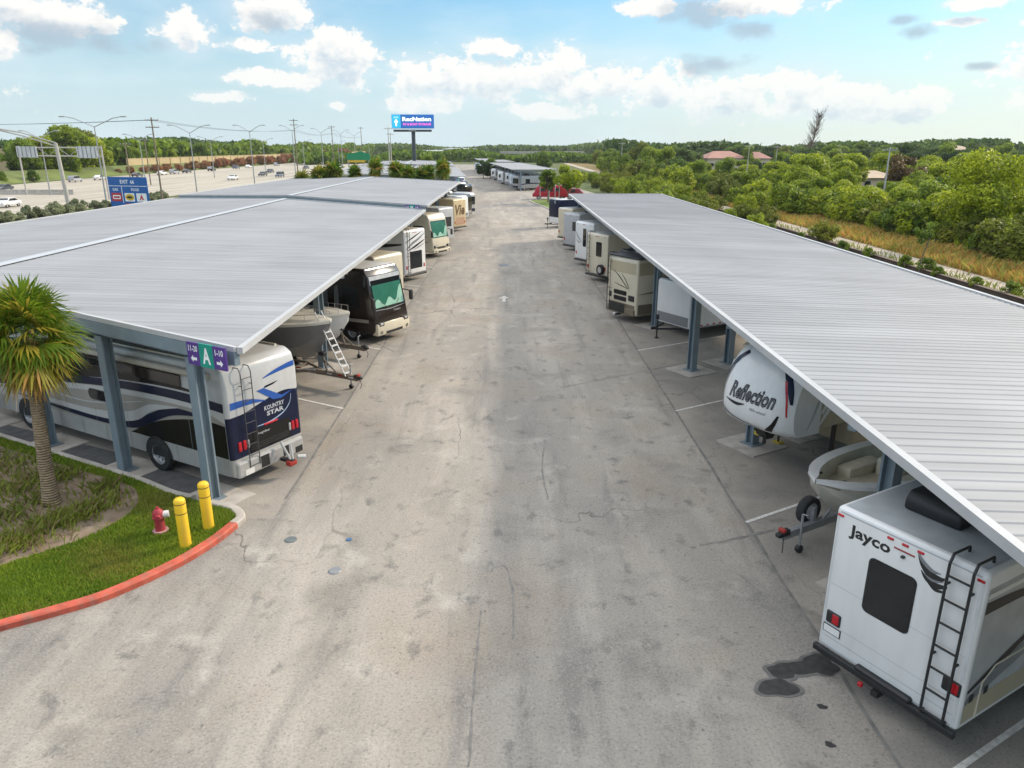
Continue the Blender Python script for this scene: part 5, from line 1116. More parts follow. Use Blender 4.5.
def fan_leaves(seed, n, petiole, fanr, el_lo, el_hi, mix_, tz, nb=15, wid=1.0):
    """fan palm leaves: a stalk and drooping radiating blades"""
    g = random.Random(seed); V, F, Mi = [], [], []
    for i in range(n):
        az = i * 2.39996 + g.uniform(-.25, .25); u = (i + .5) / n; el = el_hi + (el_lo - el_hi) * u + g.uniform(-.12, .12); mi = mix_(u, g)
        d = Vector((math.cos(az) * math.cos(el), math.sin(az) * math.cos(el), math.sin(el))); side = Vector((-math.sin(az), math.cos(az), 0)); up = d.cross(side) * -1
        p0 = Vector((0, 0, tz - .35 * u * petiole)); pl = petiole * g.uniform(.8, 1.15); hub = p0 + d * pl + Vector((0, 0, -.12 * pl * (1 - math.sin(el))))
        o = len(V); w = .018 * wid; V += [p0 + side * w, p0 - side * w, hub - side * w, hub + side * w]; F.append((o, o + 1, o + 2, o + 3)); Mi.append(mi)
        fr = fanr * g.uniform(.8, 1.15); roll = g.uniform(-.5, .5); s2 = side * math.cos(roll) + up * math.sin(roll); u2 = up * math.cos(roll) - side * math.sin(roll)
        for k in range(nb):
            a = (k / (nb - 1) - .5) * R(250) + g.uniform(-.05, .05); ln = fr * (1 - .28 * abs(a) / R(125)) * g.uniform(.85, 1.1); bd = (d * math.cos(a) + s2 * math.sin(a)); bd = (bd + u2 * .25 * abs(math.sin(a))).normalized()
            wv = bd.cross(u2).normalized() * (.034 * wid * fr / .8); m1 = hub + bd * ln * .55 + Vector((0, 0, -.05 * ln)); tip = hub + bd * ln * .92 + Vector((0, 0, -.30 * ln * (1 - .6 * max(0, bd.z))))
            o = len(V); V += [hub, m1 + wv, m1 - wv, tip]; F.append((o, o + 2, o + 3, o + 1)); Mi.append(mi if g.random() > .12 else min(mi + 1, 3))
    return V, F, Mi
def palm(name, label, p, h, fr, n, seed, lean=(0, 0), group=None, trunk=.16, skirt=True, pet=.6, yellow=.55, nb=15, wid=1.0, s=1):
    t = thing(name, label, 'palm tree', p, 0, group); k = 12; tr = MB(); pts = []
    for i in range(k + 1): u = i / k; pts.append((lean[0] * u ** 1.3, lean[1] * u ** 1.3, h * u))
    for i in range(k): r0, r1 = [trunk * (1.15 - .3 * v + .35 * max(0, .12 - v) / .12) for v in (i / k, (i + 1) / k)]; tr.tube(pts[i], pts[i + 1], r0, BARK, r1, 14, cap=False)
    tr.build('trunk', t)
    def mx(u, g):
        if u < yellow: return 0 if g.random() > .12 else 1
        return g.choice([0, 1, 1]) if u < yellow + .22 else g.choice([1, 1, 2, 2])
    V, F, M_ = fan_leaves(seed, n, pet, fr, R(-62), R(82), mx, 0, nb, wid)
    V = [v + Vector((lean[0], lean[1], h + .05)) for v in V]; raw_mesh('crown', V, F, FRD, M_, t)
    if skirt:
        V, F, M_ = fan_leaves(seed + 1, 30, pet * .45, fr * .9, R(-86), R(-62), lambda u, g: 3 if g.random() > .2 else 2, -.1, 9, wid)
        V = [v + Vector((lean[0], lean[1], h - .15)) for v in V]; raw_mesh('dead_skirt', V, F, FRD, M_, t)
    return t
palm('palm_tree', 'green and yellow fan palm with a leaning trunk in the kerbed planter', P(52, 503, .1), 4.62, .90, 96, 21, (.18, .15), nb=22, pet=.66, yellow=.68, wid=.8)
palm('palm_tree', 'browning fan palm at the left picture edge behind the leaning palm', P(-38, 452, .1), 3.3, .7, 34, 25, (.3, 0), yellow=.35)
g_ = random.Random(3)
far_palms = [(318, 171, 2.9, 2.2), (332, 171, 3.4, 2.6), (300, 176, 2.4, 1.6), (353, 175, 3.2, 1.5), (374, 173, 4.1, 1.6), (397, 172, 3.6, 2.2), (409, 173, 3.1, 2.0), (420, 174, 2.9, 1.6), (428, 174, 3.2, 1.7), (443, 174, 3.9, 1.8)]
for i, (px, py, h, fr) in enumerate(far_palms):
    q = AT(px, 150, 109.5 + (i % 3) * 1.2); palm('palm_tree', f'small palm, {ordn[i]} from the left in the row behind the second left canopy', (q.x, q.y, 0), h + 2.25, fr * .44 + .52, 38, 40 + i, (g_.uniform(-.2, .2), 0), 'palms between the left canopies', .13, False, .5, .95, 11, 2.0)

# ------------------------------------------------------------------ trees
LEAF = {'bright': leafmat('leaf_bright', (.06, .12, .006), (.50, .57, .03), .4), 'mid': leafmat('leaf_mid', (.035, .085, .010), (.33, .43, .03), .4), 'dark': leafmat('leaf_dark', (.03, .07, .014), (.13, .20, .035), .4), 'olive': leafmat('leaf_olive', (.09, .12, .012), (.32, .34, .04), .4), 'rust': leafmat('leaf_rust', (.09, .06, .02), (.24, .12, .035), .3), 'red': leafmat('leaf_red', (.24, .11, .05), (.42, .22, .10), .4), 'sage': leafmat('leaf_sage', (.15, .18, .09), (.36, .38, .22), .3)}
WOOD = mat('tree_bark', (.16, .13, .10), .9, var=.3, vs=5)
def crown_mesh(seed, H, Rd, base, n, leaf, lobes=26, flat=1.0):
    """leaf quads gathered in clumps through the crown; returns verts, faces and clump centres"""
    g = np.random.default_rng(seed); cs = []
    for i in range(lobes):
        u = g.uniform(-1, 1); th = g.uniform(0, 2 * np.pi); rr = np.sqrt(max(0, 1 - u * u)) * g.uniform(.55, 1.0); zz = base + (H - base) * (.5 + .46 * u * g.uniform(.75, 1.0))
        cs.append((rr * np.cos(th) * Rd * .82, rr * np.sin(th) * Rd * .82, zz))
    cs = np.array(cs); cr = Rd * g.uniform(.16, .42, lobes)
    per = g.choice(lobes, n, p=cr ** 2 / (cr ** 2).sum()); d = g.normal(size=(n, 3)); d /= np.linalg.norm(d, axis=1)[:, None]; d[:, 2] *= .85
    pos = cs[per] + d * (cr[per] * g.uniform(.45, 1.08, n) ** .7)[:, None]; pos[:, 2] = np.maximum(pos[:, 2], .05 * H)
    nrm = d * .7 + g.normal(size=(n, 3)) * .6 + np.array([0, 0, .35]); nrm /= np.linalg.norm(nrm, axis=1)[:, None]
    a = np.cross(nrm, g.normal(size=(n, 3))); a /= np.linalg.norm(a, axis=1)[:, None]; b_ = np.cross(nrm, a); s = leaf * g.uniform(.6, 1.35, n)[:, None]
    V = np.stack([pos - a * s * .5, pos + b_ * s * .32 - nrm * s * .06, pos + a * s * .62, pos - b_ * s * .32 - nrm * s * .06], 1).reshape(-1, 3)
    i = np.arange(n) * 4; return V, np.stack([i, i + 1, i + 2, i + 3], 1), cs
def tree(name, label, p, H, Rd, base, n, leaf, m, seed, group=None, category='tree', lobes=26, trunk=.2):
    t = thing(name, label, category, p, 0, group); V, F, cs = crown_mesh(seed, H, Rd, base, n, leaf, lobes); raw_mesh('crown', V, F, [m], None, t)
    b = MB(); top = Vector((0, 0, base + (H - base) * .3)); b.tube((0, 0, -.1), top, trunk, WOOD, trunk * .6, 8)
    for c in cs[:: max(1, len(cs) // 9)]:
        c = Vector(c); s0 = top * random.Random(int(c.x * 99)).uniform(.45, 1.0); mid = (s0 + c) / 2 + Vector((0, 0, -.08 * H)); b.tube(s0, mid, trunk * .45, WOOD, trunk * .3, 6); b.tube(mid, c, trunk * .3, WOOD, trunk * .1, 6)
    b.build('trunk', t); return t
big = tree('broad_tree', 'large rounded bright green tree standing behind the right canopy', (44.6, 70.5, 0), 8.4, 4.6, 1.0, 24000, .26, LEAF['bright'], 90, None, 'tree', 46, .3)
tree('broad_tree', 'dark broad tree at the right picture edge behind the lawn', (57.5, 74, 0), 8.2, 4.2, 1.2, 8000, .36, LEAF['dark'], 91, None, 'tree', 34, .3)
PROTO = {}
def proto_tree(key, *a): PROTO[key] = [tree('bushy_tree', '', (0, -80 - 10 * len(PROTO), 0), *a)]
proto_tree('bright', 6.0, 3.4, .5, 10500, .29, LEAF['bright'], 101)
proto_tree('bright_b', 5.4, 3.6, .4, 10500, .29, LEAF['bright'], 102)
proto_tree('mid', 6.2, 3.5, .5, 10000, .31, LEAF['mid'], 103)
proto_tree('dark', 6.6, 3.7, .6, 10000, .32, LEAF['dark'], 104)
proto_tree('olive', 6.0, 3.5, .5, 9000, .31, LEAF['olive'], 105)
proto_tree('shrub', 2.6, 1.7, .1, 3200, .22, LEAF['mid'], 106)
proto_tree('shrub_y', 2.4, 1.7, .1, 3200, .22, LEAF['olive'], 107)
proto_tree('shrub_b', 2.6, 1.8, .1, 3200, .22, LEAF['bright'], 111)
proto_tree('redbush', 3.0, 2.0, .1, 2600, .30, LEAF['red'], 108)
proto_tree('sage', 2.2, 1.6, .1, 2600, .24, LEAF['sage'], 109)
proto_tree('rust', 5.6, 3.0, .5, 5000, .36, LEAF['rust'], 110)
def plant(key, p, s, label, group, name=None, cat_='tree', sz=1.0):
    root = PROTO[key][0]; rz = rnd.uniform(0, 6.28); sc = (s * rnd.uniform(.82, 1.22), s * rnd.uniform(.82, 1.22), s * rnd.uniform(.86, 1.12))
    if len(PROTO[key]) == 1:
        PROTO[key].append(1); o = root; o.location = p; o.rotation_euler = (0, 0, rz); o.scale = sc; o['label'] = label; o['group'] = group
    else: o = dup(root, p, rz, label, group, sc)
    o['category'] = cat_
    if name: o.name = name
    return o
def px_of(p):
    d = Vector(p) - Vector((0, 0, CAM_H)); z = d.dot(_F); return 512 + FPX * d.dot(_Rt) / z, 384 - FPX * d.dot(_U) / z
TREELAB = {'bright': 'bright yellow green bushy tree in the thicket beyond the dry verge', 'bright_b': 'low spreading bright green tree in the thicket beyond the dry verge', 'mid': 'mid green bushy tree in the thicket beyond the dry verge', 'dark': 'dark green bushy tree in the thicket beyond the dry verge', 'olive': 'olive toned bushy tree in the thicket beyond the dry verge'}
r_ = random.Random(31); y = 48.0
while y < 430:
    step = max(4.6, y * .062); x = 43.6 + r_.uniform(0, 1.5)
    while x < min(y * .9 + 8, 200):
        q = (x + r_.uniform(-1.6, 1.6), y + r_.uniform(-.4, .4) * step, 0); u, v = px_of(q)
        if not (q[0] > 44 and q[1] < 88 and u > 972) and not ((Vector(q) - Vector((44.6, 70.5, 0))).length < 4.5) and u < 1200:
            near = y < 130; key = r_.choice(['bright', 'bright_b', 'bright', 'mid', 'bright_b'] if y < 190 else ['mid', 'bright_b', 'bright', 'mid', 'dark'] if y < 260 else ['dark', 'mid', 'mid', 'dark', 'olive'])
            s = r_.uniform(.72, 1.15) * (1 if y < 150 else 1.25 if y < 260 else 1.55)
            H = 6 * s; lim = 139 + r_.uniform(0, 9) if y > 200 else 158 + r_.uniform(-4, 12)
            if 696 < u < 778 and y < 300: lim = max(lim, 161)
            if 845 < u < 900 and y < 175: lim = max(lim, 183)
            if 790 < u < 850 and y < 200: lim = min(lim, 150)
            Hmax = CAM_H - (lim - 147) * (q[1] * .9523 + 2.7) / 777; s = min(s, max(Hmax, 1.6) / 6.3)
            plant(key, q, s, TREELAB[key], 'trees in the thicket beyond the dry verge')
        x += step * r_.uniform(.85, 1.2) * (1 if y < 150 else 1.25)
    y += step
# shrubs along the verge and behind the canopy
for i in range(110):
    yy = 42 + 260 * (i / 110) ** 1.4; q = (41.6 + r_.uniform(-1.2, 2.4) - (max(0, min(5, (yy - 92) * .25)) * r_.random()), yy + r_.uniform(-2, 2), 0); u, v = px_of(q)
    if u < 1040 and not (950 < u < 1030 and yy < 60): plant(r_.choice(['shrub', 'shrub_b', 'shrub_b', 'shrub_y']), q, r_.uniform(.6, 1.25) * (1 + yy / 300), 'low shrub at the foot of the thicket, along the dry verge', 'shrubs along the dry verge', 'shrub', 'shrub')
for i in range(80):
    yy = 74 + 1.9 * i; q = (r_.uniform(20, 33), yy, 0); plant(r_.choice(['shrub_y', 'shrub_b', 'shrub_b']), q, r_.uniform(.7, 1.25) * (.75 if yy < 100 else 1), 'scrubby yellowish shrub on the strip behind the right canopy', 'shrubs behind the right canopy', 'shrub', 'shrub')
for i in range(9):
    px, py = [(842, 252), (905, 268), (925, 272), (937, 277), (975, 288), (800, 240), (770, 232), (1010, 296), (868, 258)][i]
    q = P(px, py); plant('shrub', (q.x, q.y, 0), r_.uniform(.25, .45), f'small leafy weed shrub on the gravel strip, {ordn[i]} planted one', 'weed shrubs on the gravel strip', 'shrub', 'shrub')
plant('rust', (74, 143, 0), 1.35, 'brownish dark tree beside the cream house', 'single trees beyond the yard', 'broad_tree')
# island trees and other yard trees
tree('broad_tree', 'darker round tree on the grass island, left of the two', (*P(548, 203)[:2], .1), 5.4, 2.0, 2.2, 5000, .28, LEAF['mid'], 120, None, 'tree', 24, .14)
tree('broad_tree', 'greener round tree on the grass island, right of the two', (*P(568, 204)[:2], .1), 6.0, 2.3, 2.2, 5000, .28, LEAF['bright'], 121, None, 'tree', 24, .14)
for i, (px, d, s) in enumerate([(483, 232, .8), (490, 236, .9), (500, 300, 1.0), (545, 320, 1.2), (405, 250, .8), (428, 262, .9), (385, 270, .8), (440, 300, .9)]):
    q = AT(px, 150, d); plant('mid' if i % 2 else 'dark', (q.x, q.y, 0), s, f'rounded yard tree between the distant canopies, {ordn[i]} of a scattered set', 'trees between the distant canopies', 'broad_tree')

# dry grass tufts on the verge, bushes along the freeway edge
tag(blades('verge_grass', [(r_.uniform(34.7, 43.2), 40 + 200 * r_.random() ** 1.6) for _ in range(42000)], .62, .10, [leafmat('verge_gold', (.38, .25, .05), (.56, .38, .10), .3), leafmat('verge_rust', (.34, .17, .04), (.50, .28, .08), .3), leafmat('verge_green', (.14, .19, .03), (.30, .33, .06), .3), leafmat('verge_gold2', (.30, .28, .05), (.52, .42, .10), .3)], 8, .8, -.01), 'golden dry grass covering the verge beyond the gravel', 'grass', kind='stuff')
tag(blades('gravel_weeds', [(31.5 + abs(r_.gauss(0, .8)), 40 + 120 * r_.random() ** 1.5) for _ in range(1500)], .4, .08, WEED, 9, .8, 0), 'scattered weeds along the gravel strip', 'weeds', kind='stuff')
for i in range(32):
    px = -20 + 9.5 * i if i < 17 else 150 + 6 * (i - 17); yb = 61 + 1.4 * i + r_.uniform(-1, 1)
    q = AT(px, 200, 64 + 2.1 * i); X = max(min(q.x, -33.5), -62)
    plant('sage', (-61.5 + r_.uniform(-1, 1), 74 + 2.0 * i, 0), r_.uniform(.5, .8), f'grey green hedge bush at the freeway edge behind the left canopy', 'hedge bushes at the freeway edge', 'bush', 'bush')

# ------------------------------------------------------------------ low edging wall, dead sapling, poles on the right
t = one('edging_wall', lambda b: (b.box(30.9, 31.15, -20, 260, -.05, .26, mat('rusty_edging', (.07, .045, .035), .8, var=.3, vs=1.5)), b.box(30.86, 31.19, -20, 260, .26, .30, mat('edging_cap', (.10, .065, .05), .8, var=.3))))
tag(t, 'low dark rusty edging wall along the gravel behind the right canopy', 'wall')
t = thing('tree', 'thin leaning sapling rising from the gravel strip', 'tree', P(918, 274), 0)
b = MB(); b.path([(0, 0, 0), (.1, 0, 1.2), (.35, 0, 2.4), (.4, .1, 3.4)], .035, WOOD)
for k in range(7): a = k * 2.4; b.tube((.3, 0, 2 + .2 * k), (.3 + .7 * math.cos(a), .7 * math.sin(a), 2.6 + .22 * k), .015, WOOD, .006, 5)
b.build('trunk', t); V, F, _ = crown_mesh(55, 4.0, .8, 2.2, 420, .18, 10); raw_mesh('crown', V, F, [LEAF['mid']], None, t)
# bare tree on the skyline
t = thing('tree', 'tall bare brown conifer standing above the skyline', 'tree', (AT(803, 160, 205).x, 205, 0), 0); b = MB()
lean = Vector((3.2, 0, 16.8)); b.tube((0, 0, 0), lean * .5, .35, WOOD, .22, 8); b.tube(lean * .5, lean, .22, WOOD, .05, 8); gg = random.Random(8)
DEADW = mat('dead_twig', (.22, .18, .15), .9)
for k in range(150):
    u = gg.uniform(.42, 1.0); a = gg.uniform(0, 6.28); p = lean * u; ln = gg.uniform(1.2, 3.8) * (1.2 - .6 * u); q = p + Vector((math.cos(a) * ln * .8, math.sin(a) * ln * .8, ln * gg.uniform(.6, 1.3))); b.tube(p, q, .06, DEADW, .02, 4, False)
    for j in range(3): e = p + (q - p) * gg.uniform(.4, 1); b.tube(e, e + Vector((gg.uniform(-.5, .5), gg.uniform(-.5, .5), gg.uniform(.2, .9))), .03, DEADW, .01, 4, False)
b.build('trunk', t)

# ------------------------------------------------------------------ houses on the right
TILE = mat('red_tile_roof', (.36, .19, .15), .8, var=.15, vs=.6); STUC = mat('cream_stucco', (.55, .47, .36), .85, var=.08, vs=.3); TILEC = mat('buff_roof', (.42, .33, .24), .85, var=.15, vs=.5)
def house(label, c, w, d, h, hr, rz, roofm, wallm):
    t = thing('house', label, 'house', c, rz); one('wall', lambda b: b.box(-w / 2, w / 2, -d / 2, d / 2, 0, h, wallm), t); e = .6
    b = MB(); x0, x1, y0, y1 = -w / 2 - e, w / 2 + e, -d / 2 - e, d / 2 + e; k = min(d / 2, w / 2) * .95
    b.add([(x0, y0, h - .05), (x1, y0, h - .05), (x1, y1, h - .05), (x0, y1, h - .05), (x0 + k, 0, h + hr), (x1 - k, 0, h + hr)], [(0, 1, 5, 4), (1, 2, 5), (2, 3, 4, 5), (3, 0, 4), (3, 2, 1, 0)], roofm); b.build('roof', t)
    n = max(2, int(w / 4))
    for i in range(n):
        x = -w / 2 + w * (i + .5) / n; f = one('window', lambda b: b.box(x - .8, x + .8, -d / 2 - .05, -d / 2 + .02, h * .5 - .7, h * .5 + .7, TRIM), t); one('pane', lambda b: b.box(x - .68, x + .68, -d / 2 - .07, -d / 2 - .03, h * .5 - .58, h * .5 + .58, GLS), f)
    return t
def at_x(px, d): return AT(px, 150, d).x
house('wide house with red tile roof, left of the bare conifer', (at_x(722, 305), 305, 0), 16, 11, 4.9, 2.6, R(8), TILE, STUC)
house('red roofed house wing with white walls, right of the wide red house', (at_x(752, 315), 315, 0), 14, 10, 4.7, 2.4, R(-10), TILE, STUC)
house('small red roofed house just right of the bare conifer', (at_x(818, 300), 300, 0), 10, 9, 5.2, 2.2, 0, TILE, STUC)
house('low cream house with buff roof beside the white power pole', (at_x(872, 172), 172, 0), 9.5, 8, 2.6, 1.4, R(6), TILEC, STUC)
house('distant cream roofed house far right among the trees', (at_x(952, 380), 380, 0), 16, 10, 7.4, 2.2, 0, TILEC, STUC)

# ------------------------------------------------------------------ poles
WPOLE = mat('grey_wood_pole', (.20, .16, .12), .9, var=.2); CPOLE = mat('concrete_pole', (.42, .40, .36), .8, var=.12); LPOLE = mat('light_pole_metal', (.33, .34, .34), .5, .3)
def utility(label, p, h, arms=1, m=WPOLE, group='utility poles', r=.16, rz=0):
    t = thing('utility_pole', label, 'utility pole', p, rz, group); one('pole', lambda b: b.tube((0, 0, 0), (0, 0, h), r, m, r * .65, 10), t)
    for k in range(arms): one('crossarm', lambda b: (b.box(-1.1, 1.1, -.06, .06, h - .5 - 1.1 * k, h - .36 - 1.1 * k, m), [b.tube((x, 0, h - .36 - 1.1 * k), (x, 0, h - .16 - 1.1 * k), .04, TRIM, n=6) for x in (-1, -.4, .4, 1)]), t)
    return t
def streetlight(label, p, h, arm, rz=0.0, r=.11, rise=1.6, scale=1.0):
    t = thing('street_light', label, 'street light', p, rz, 'twin arm street lights by the freeway'); one('pole', lambda b: b.tube((0, 0, 0), (0, 0, h), r * 1.3, LPOLE, r * .7, 10), t)
    for s in (-1, 1):
        a = one('arm', lambda b: b.path([(0, 0, h - .1), (s * arm * .35, 0, h + rise * .35), (s * arm * .7, 0, h + rise * .75), (s * arm, 0, h + rise * .9)], r * .6, LPOLE), t)
        one('lamp_head', lambda b: b.rbox(min(s * arm, s * (arm + .9)), max(s * arm, s * (arm + .9)), -.18, .18, h + rise * .9 - .08, h + rise * .9 + .10, .05, LPOLE), a)
    return t
lights = [(107, 134, 205, 4.6), (197, 140, 192, 3.7), (255, 139, 186, 3.1), (296, 138, 178, 3.0), (324, 140, 173, 2.8), (343, 141, 170, 2.6), (356, 143, 168, 2.5)]
for i, (px, pt, pb, arm) in enumerate(lights):
    q = P(px, pb); zc = (q - Vector((0, 0, CAM_H))).dot(_F); h = CAM_H + (147 - pt + 7) * zc / 777; streetlight(f'twin arm street light at the near freeway edge, {ordn[i]} from the left', (q.x, q.y, 0), h, arm * .95)
for i, yy in enumerate([150, 190, 235, 285, 340, 410, 500]): streetlight(f'median street light, {ordn[i]} one along the freeway middle', (-90, yy, 0), 10.5, 3.0)
utility('brown wooden pole right of the blue services sign', P(163, 203), 13.6, 2)
for i, (px, d, h, ar) in enumerate([(296, 205, 16, 2), (333, 250, 15.5, 1), (389, 215, 14.2, 1), (391, 232, 13, 1), (362, 330, 17, 1), (146, 190, 11, 1), (126, 165, 10, 1)]):
    utility(f'distant utility pole beyond the left canopies, {ordn[i]} of a scattered line', (AT(px, 150, d).x, d, 0), h, ar, CPOLE if i in (2, 3) else WPOLE)
utility('white power pole with transformer beside the cream house', (at_x(890, 118), 118, 0), 9.0, 1, TRIM, r=.15)
for i, (px, d, h) in enumerate([(749, 190, 9.6), (777, 205, 9.4), (622, 260, 10.5)]): utility(f'thin pale utility pole in the thicket, {ordn[i]} from the house', (at_x(px, d), d, 0), h, 1, CPOLE, r=.12)
# wires
def wires(label, pts, z):
    b = MB()
    for dx in (-.9, .0, .9):
        for (x0, y0), (x1, y1) in zip(pts, pts[1:]):
            q = [(x0 + (x1 - x0) * u + dx, y0 + (y1 - y0) * u, z - 4 * .9 * u * (1 - u)) for u in [k / 8 for k in range(9)]]; b.path(q, .02, BLK, 4)
    return tag(b.build('power_line'), label, 'power line')
wires('sagging power lines on the freeway side poles', [(-130, 120), (P(163, 203).x, P(163, 203).y), (at_x(296, 205), 205), (at_x(333, 250), 250), (at_x(362, 330), 330)], 13.2)
wires('thin power lines above the thicket on the right', [(at_x(1060, 100), 100), (at_x(890, 118), 118), (at_x(777, 205), 205), (at_x(622, 260), 260)], 8.7)

# ------------------------------------------------------------------ freeway: gantry, services sign, barrier, wall, cars
t = thing('sign_gantry', 'overhead truss gantry with two pale sign backs across the freeway', 'sign gantry', (0, 0, 0), 0)
gl, gr_ = AT(24, 180, 150), AT(106, 178, 138); L0 = Vector((gl.x, gl.y, 0)); L1 = Vector((gr_.x, gr_.y, 0)); u = (L1 - L0).normalized(); zt, zb = 8.9, 7.4
one('post', lambda b: b.tube(L0, L0 + Vector((0, 0, zt + .3)), .16, CPOLE, n=10), t); one('post', lambda b: b.tube(L1, L1 + Vector((0, 0, zt + .3)), .16, CPOLE, n=10), t)
one('truss', lambda b: ([b.tube(L0 + Vector((0, 0, z)), L1 + Vector((0, 0, z)), .11, CPOLE, n=8) for z in (zt, zb)], [b.tube(L0 + (L1 - L0) * (k / 8) + Vector((0, 0, zb if k % 2 else zt)), L0 + (L1 - L0) * ((k + 1) / 8) + Vector((0, 0, zt if k % 2 else zb)), .045, CPOLE, n=6) for k in range(8)]), t)
SBACK = mat('sign_back', (.55, .56, .57), .5, .2, var=.15, vs=1)
n_ = Vector((u.y, -u.x, 0))
for a, c in ((.0, .26), (.74, .97)):
    m0 = L0 + (L1 - L0) * ((a + c) / 2) + n_ * .35 + Vector((0, 0, 8.1)); hw = (L1 - L0).length * (c - a) / 2
    o = one('sign_back', lambda b: b.obox(m0, u * hw, n_ * .04, Vector((0, 0, 1.0)), SBACK), t)
    one('stiffener', lambda b: [b.obox(m0 + u * (hw * (k - 2) / 2.4) + n_ * .1, u * .05, n_ * .05, Vector((0, 0, .95)), GALV) for k in range(5)], o)
# thick leaning pole with a mast arm near the hedge
q = P(70, 211); t = thing('mast_arm_pole', 'thick pale pole with a long mast arm, left of the blue sign', 'pole', (q.x, q.y, 0), 0); zc = (q - Vector((0, 0, CAM_H))).dot(_F)
one('pole', lambda b: b.tube((0, 0, 0), (-.35, 0, CAM_H + 4 * zc / 777), .34, CPOLE, .24, 12), t)
one('mast_arm', lambda b: [b.path([(-.35, 0, CAM_H + (4 - k * 3) * zc / 777), (-5, 0, CAM_H + (14 - k * 3) * zc / 777), (-8.5, 0, CAM_H + (18 - k) * zc / 777)], .10, CPOLE) for k in (0, 1)], t)
SBL = mat('services_blue', (.006, .10, .36), .45, var=.05)
q0, q1 = AT(107, 176, 99), AT(146, 176, 97); base = (q0 + q1) / 2; W = (q1 - q0).length; zt = AT(126, 177, 98).z; zb = AT(126, 207, 98).z - .6
t = thing('services_sign', 'blue exit services sign with white lettering and logo panels', 'road sign', (base.x, base.y, 0), math.atan2(q1.y - q0.y, q1.x - q0.x)); Hh = zt - zb; xl = lambda f: -W / 2 + W * f; zl = lambda f: zt - Hh * f
fn = lambda lv: (lambda a, c: (a, -.05 - .006 * lv, c))
one('panel', lambda b: (b.rbox(-W / 2, W / 2, -.05, .05, zb, zt, .02, SBL, 1), b.poly([(xl(.01), zl(.25)), (xl(.99), zl(.25)), (xl(.99), zl(.265)), (xl(.01), zl(.265))], fn(1), SWH), b.poly([(xl(.33), zl(.27)), (xl(.345), zl(.27)), (xl(.345), zl(.75)), (xl(.33), zl(.75))], fn(1), SWH),
    b.text('EXIT  66', W * .36, fn(1), SWH, .02, 0, xl(.32), zl(.19), Hh * .11), b.text('GAS', W * .14, fn(1), SWH, .02, 0, xl(.10), zl(.40), Hh * .08), b.text('FOOD', W * .2, fn(1), SWH, .02, 0, xl(.58), zl(.40), Hh * .08)), t)
def logo(x0, x1, z0, z1, bg, deco):
    o = one('logo_panel', lambda b: b.poly(rrect(xl(x0), xl(x1), zl(z1), zl(z0), .08), fn(2), bg), t); one('logo', lambda b: deco(b, (xl(x0) + xl(x1)) / 2, (zl(z0) + zl(z1)) / 2, W * (x1 - x0)), o)
ell = lambda cx, cz, rx, rz: [(cx + rx * math.cos(k * .3142), cz + rz * math.sin(k * .3142)) for k in range(20)]
LRED = mat('logo_red', (.45, .02, .03), .5); LYEL = mat('logo_yellow', (.65, .42, .02), .5)
logo(.05, .31, .46, .70, LRED, lambda b, x, z, w: (b.poly(rrect(x - w * .38, x + w * .38, z - .25, z + .25, .1), fn(3), SWH), b.poly([(x - w * .3, z - .12), (x + w * .3, z - .12), (x + w * .3, z + .1), (x - w * .3, z + .1)], fn(4), LRED)))
logo(.39, .64, .46, .70, SWH, lambda b, x, z, w: (b.poly(ell(x, z, w * .46, .4), fn(3), LYEL), b.poly(ell(x, z, w * .3, .16), fn(4), BLK)))
logo(.69, .95, .46, .70, SWH, lambda b, x, z, w: (b.poly([(x - .35, z - .3), (x + .35, z - .3), (x, z + .42)], fn(3), LRED), b.poly([(x - .1, z - .3), (x + .1, z - .3), (x, z - .05)], fn(4), SWH)))
logo(.39, .64, .76, .97, LRED, lambda b, x, z, w: b.poly(ell(x, z, w * .28, .3), fn(3), LYEL)); logo(.69, .95, .76, .97, mat('logo_pale', (.5, .62, .6), .5), lambda b, x, z, w: b.poly(ell(x, z, w * .2, .3), fn(3), BLUE))
for x in (-W * .3, W * .3): one('post', lambda b: b.box(x - .08, x + .08, .05, .2, 0, zt - .2, GALV), t)
def barrier(label, x, y0, y1):
    t = thing('concrete_barrier', label, 'barrier', (x, (y0 + y1) / 2, 0), R(90)); l = (y1 - y0) / 2; b = MB(); b.prof([(-.3, 0), (-.3, .08), (-.14, .3), (-.09, .95), (.09, .95), (.14, .3), (.3, .08), (.3, 0)], l * 2, 0, CONC)
    o = b.build('barrier_wall', t); return t
barrier('long concrete median barrier down the middle of the freeway', -90, 100, 900); barrier('short concrete barrier on the far side lanes', -100.5, 138, 166)
WALLM = mat('tan_sound_wall', (.44, .34, .19), .85, var=.12, vs=.15)
t = thing('sound_wall', 'long tan sound wall beyond the freeway with red bushes', 'wall', (0, 0, 0)); one('wall_panel', lambda b: b.box(-141, -140.6, 285, 760, 0, 4.8, WALLM), t); one('coping', lambda b: b.box(-141.1, -140.5, 285, 760, 4.8, 4.95, WALLM), t)
for k in range(46): one('pilaster', lambda b: b.box(-140.6, -140.35, 301 + k * 10, 301.6 + k * 10, 0, 4.9, WALLM), t)
t = one('sound_wall', lambda b: b.obox((-190, 300, 4), (28, 8, 0), (-.1, .3, 0), (0, 0, 4.5), WALLM)); tag(t, 'pale tan wall segment standing behind the grassy bank', 'wall')
b = MB(); b.prof([(-14, 0), (-4, 2.4), (6, 2.6), (14, 0)], 640, 0, mat('bank_grass', (.11, .14, .025), .9, var=.35, vs=.15)); o = b.build('grass_bank'); o.rotation_euler = (0, 0, 0); o.location = (-143, 420, -.02); o['kind'] = 'structure'
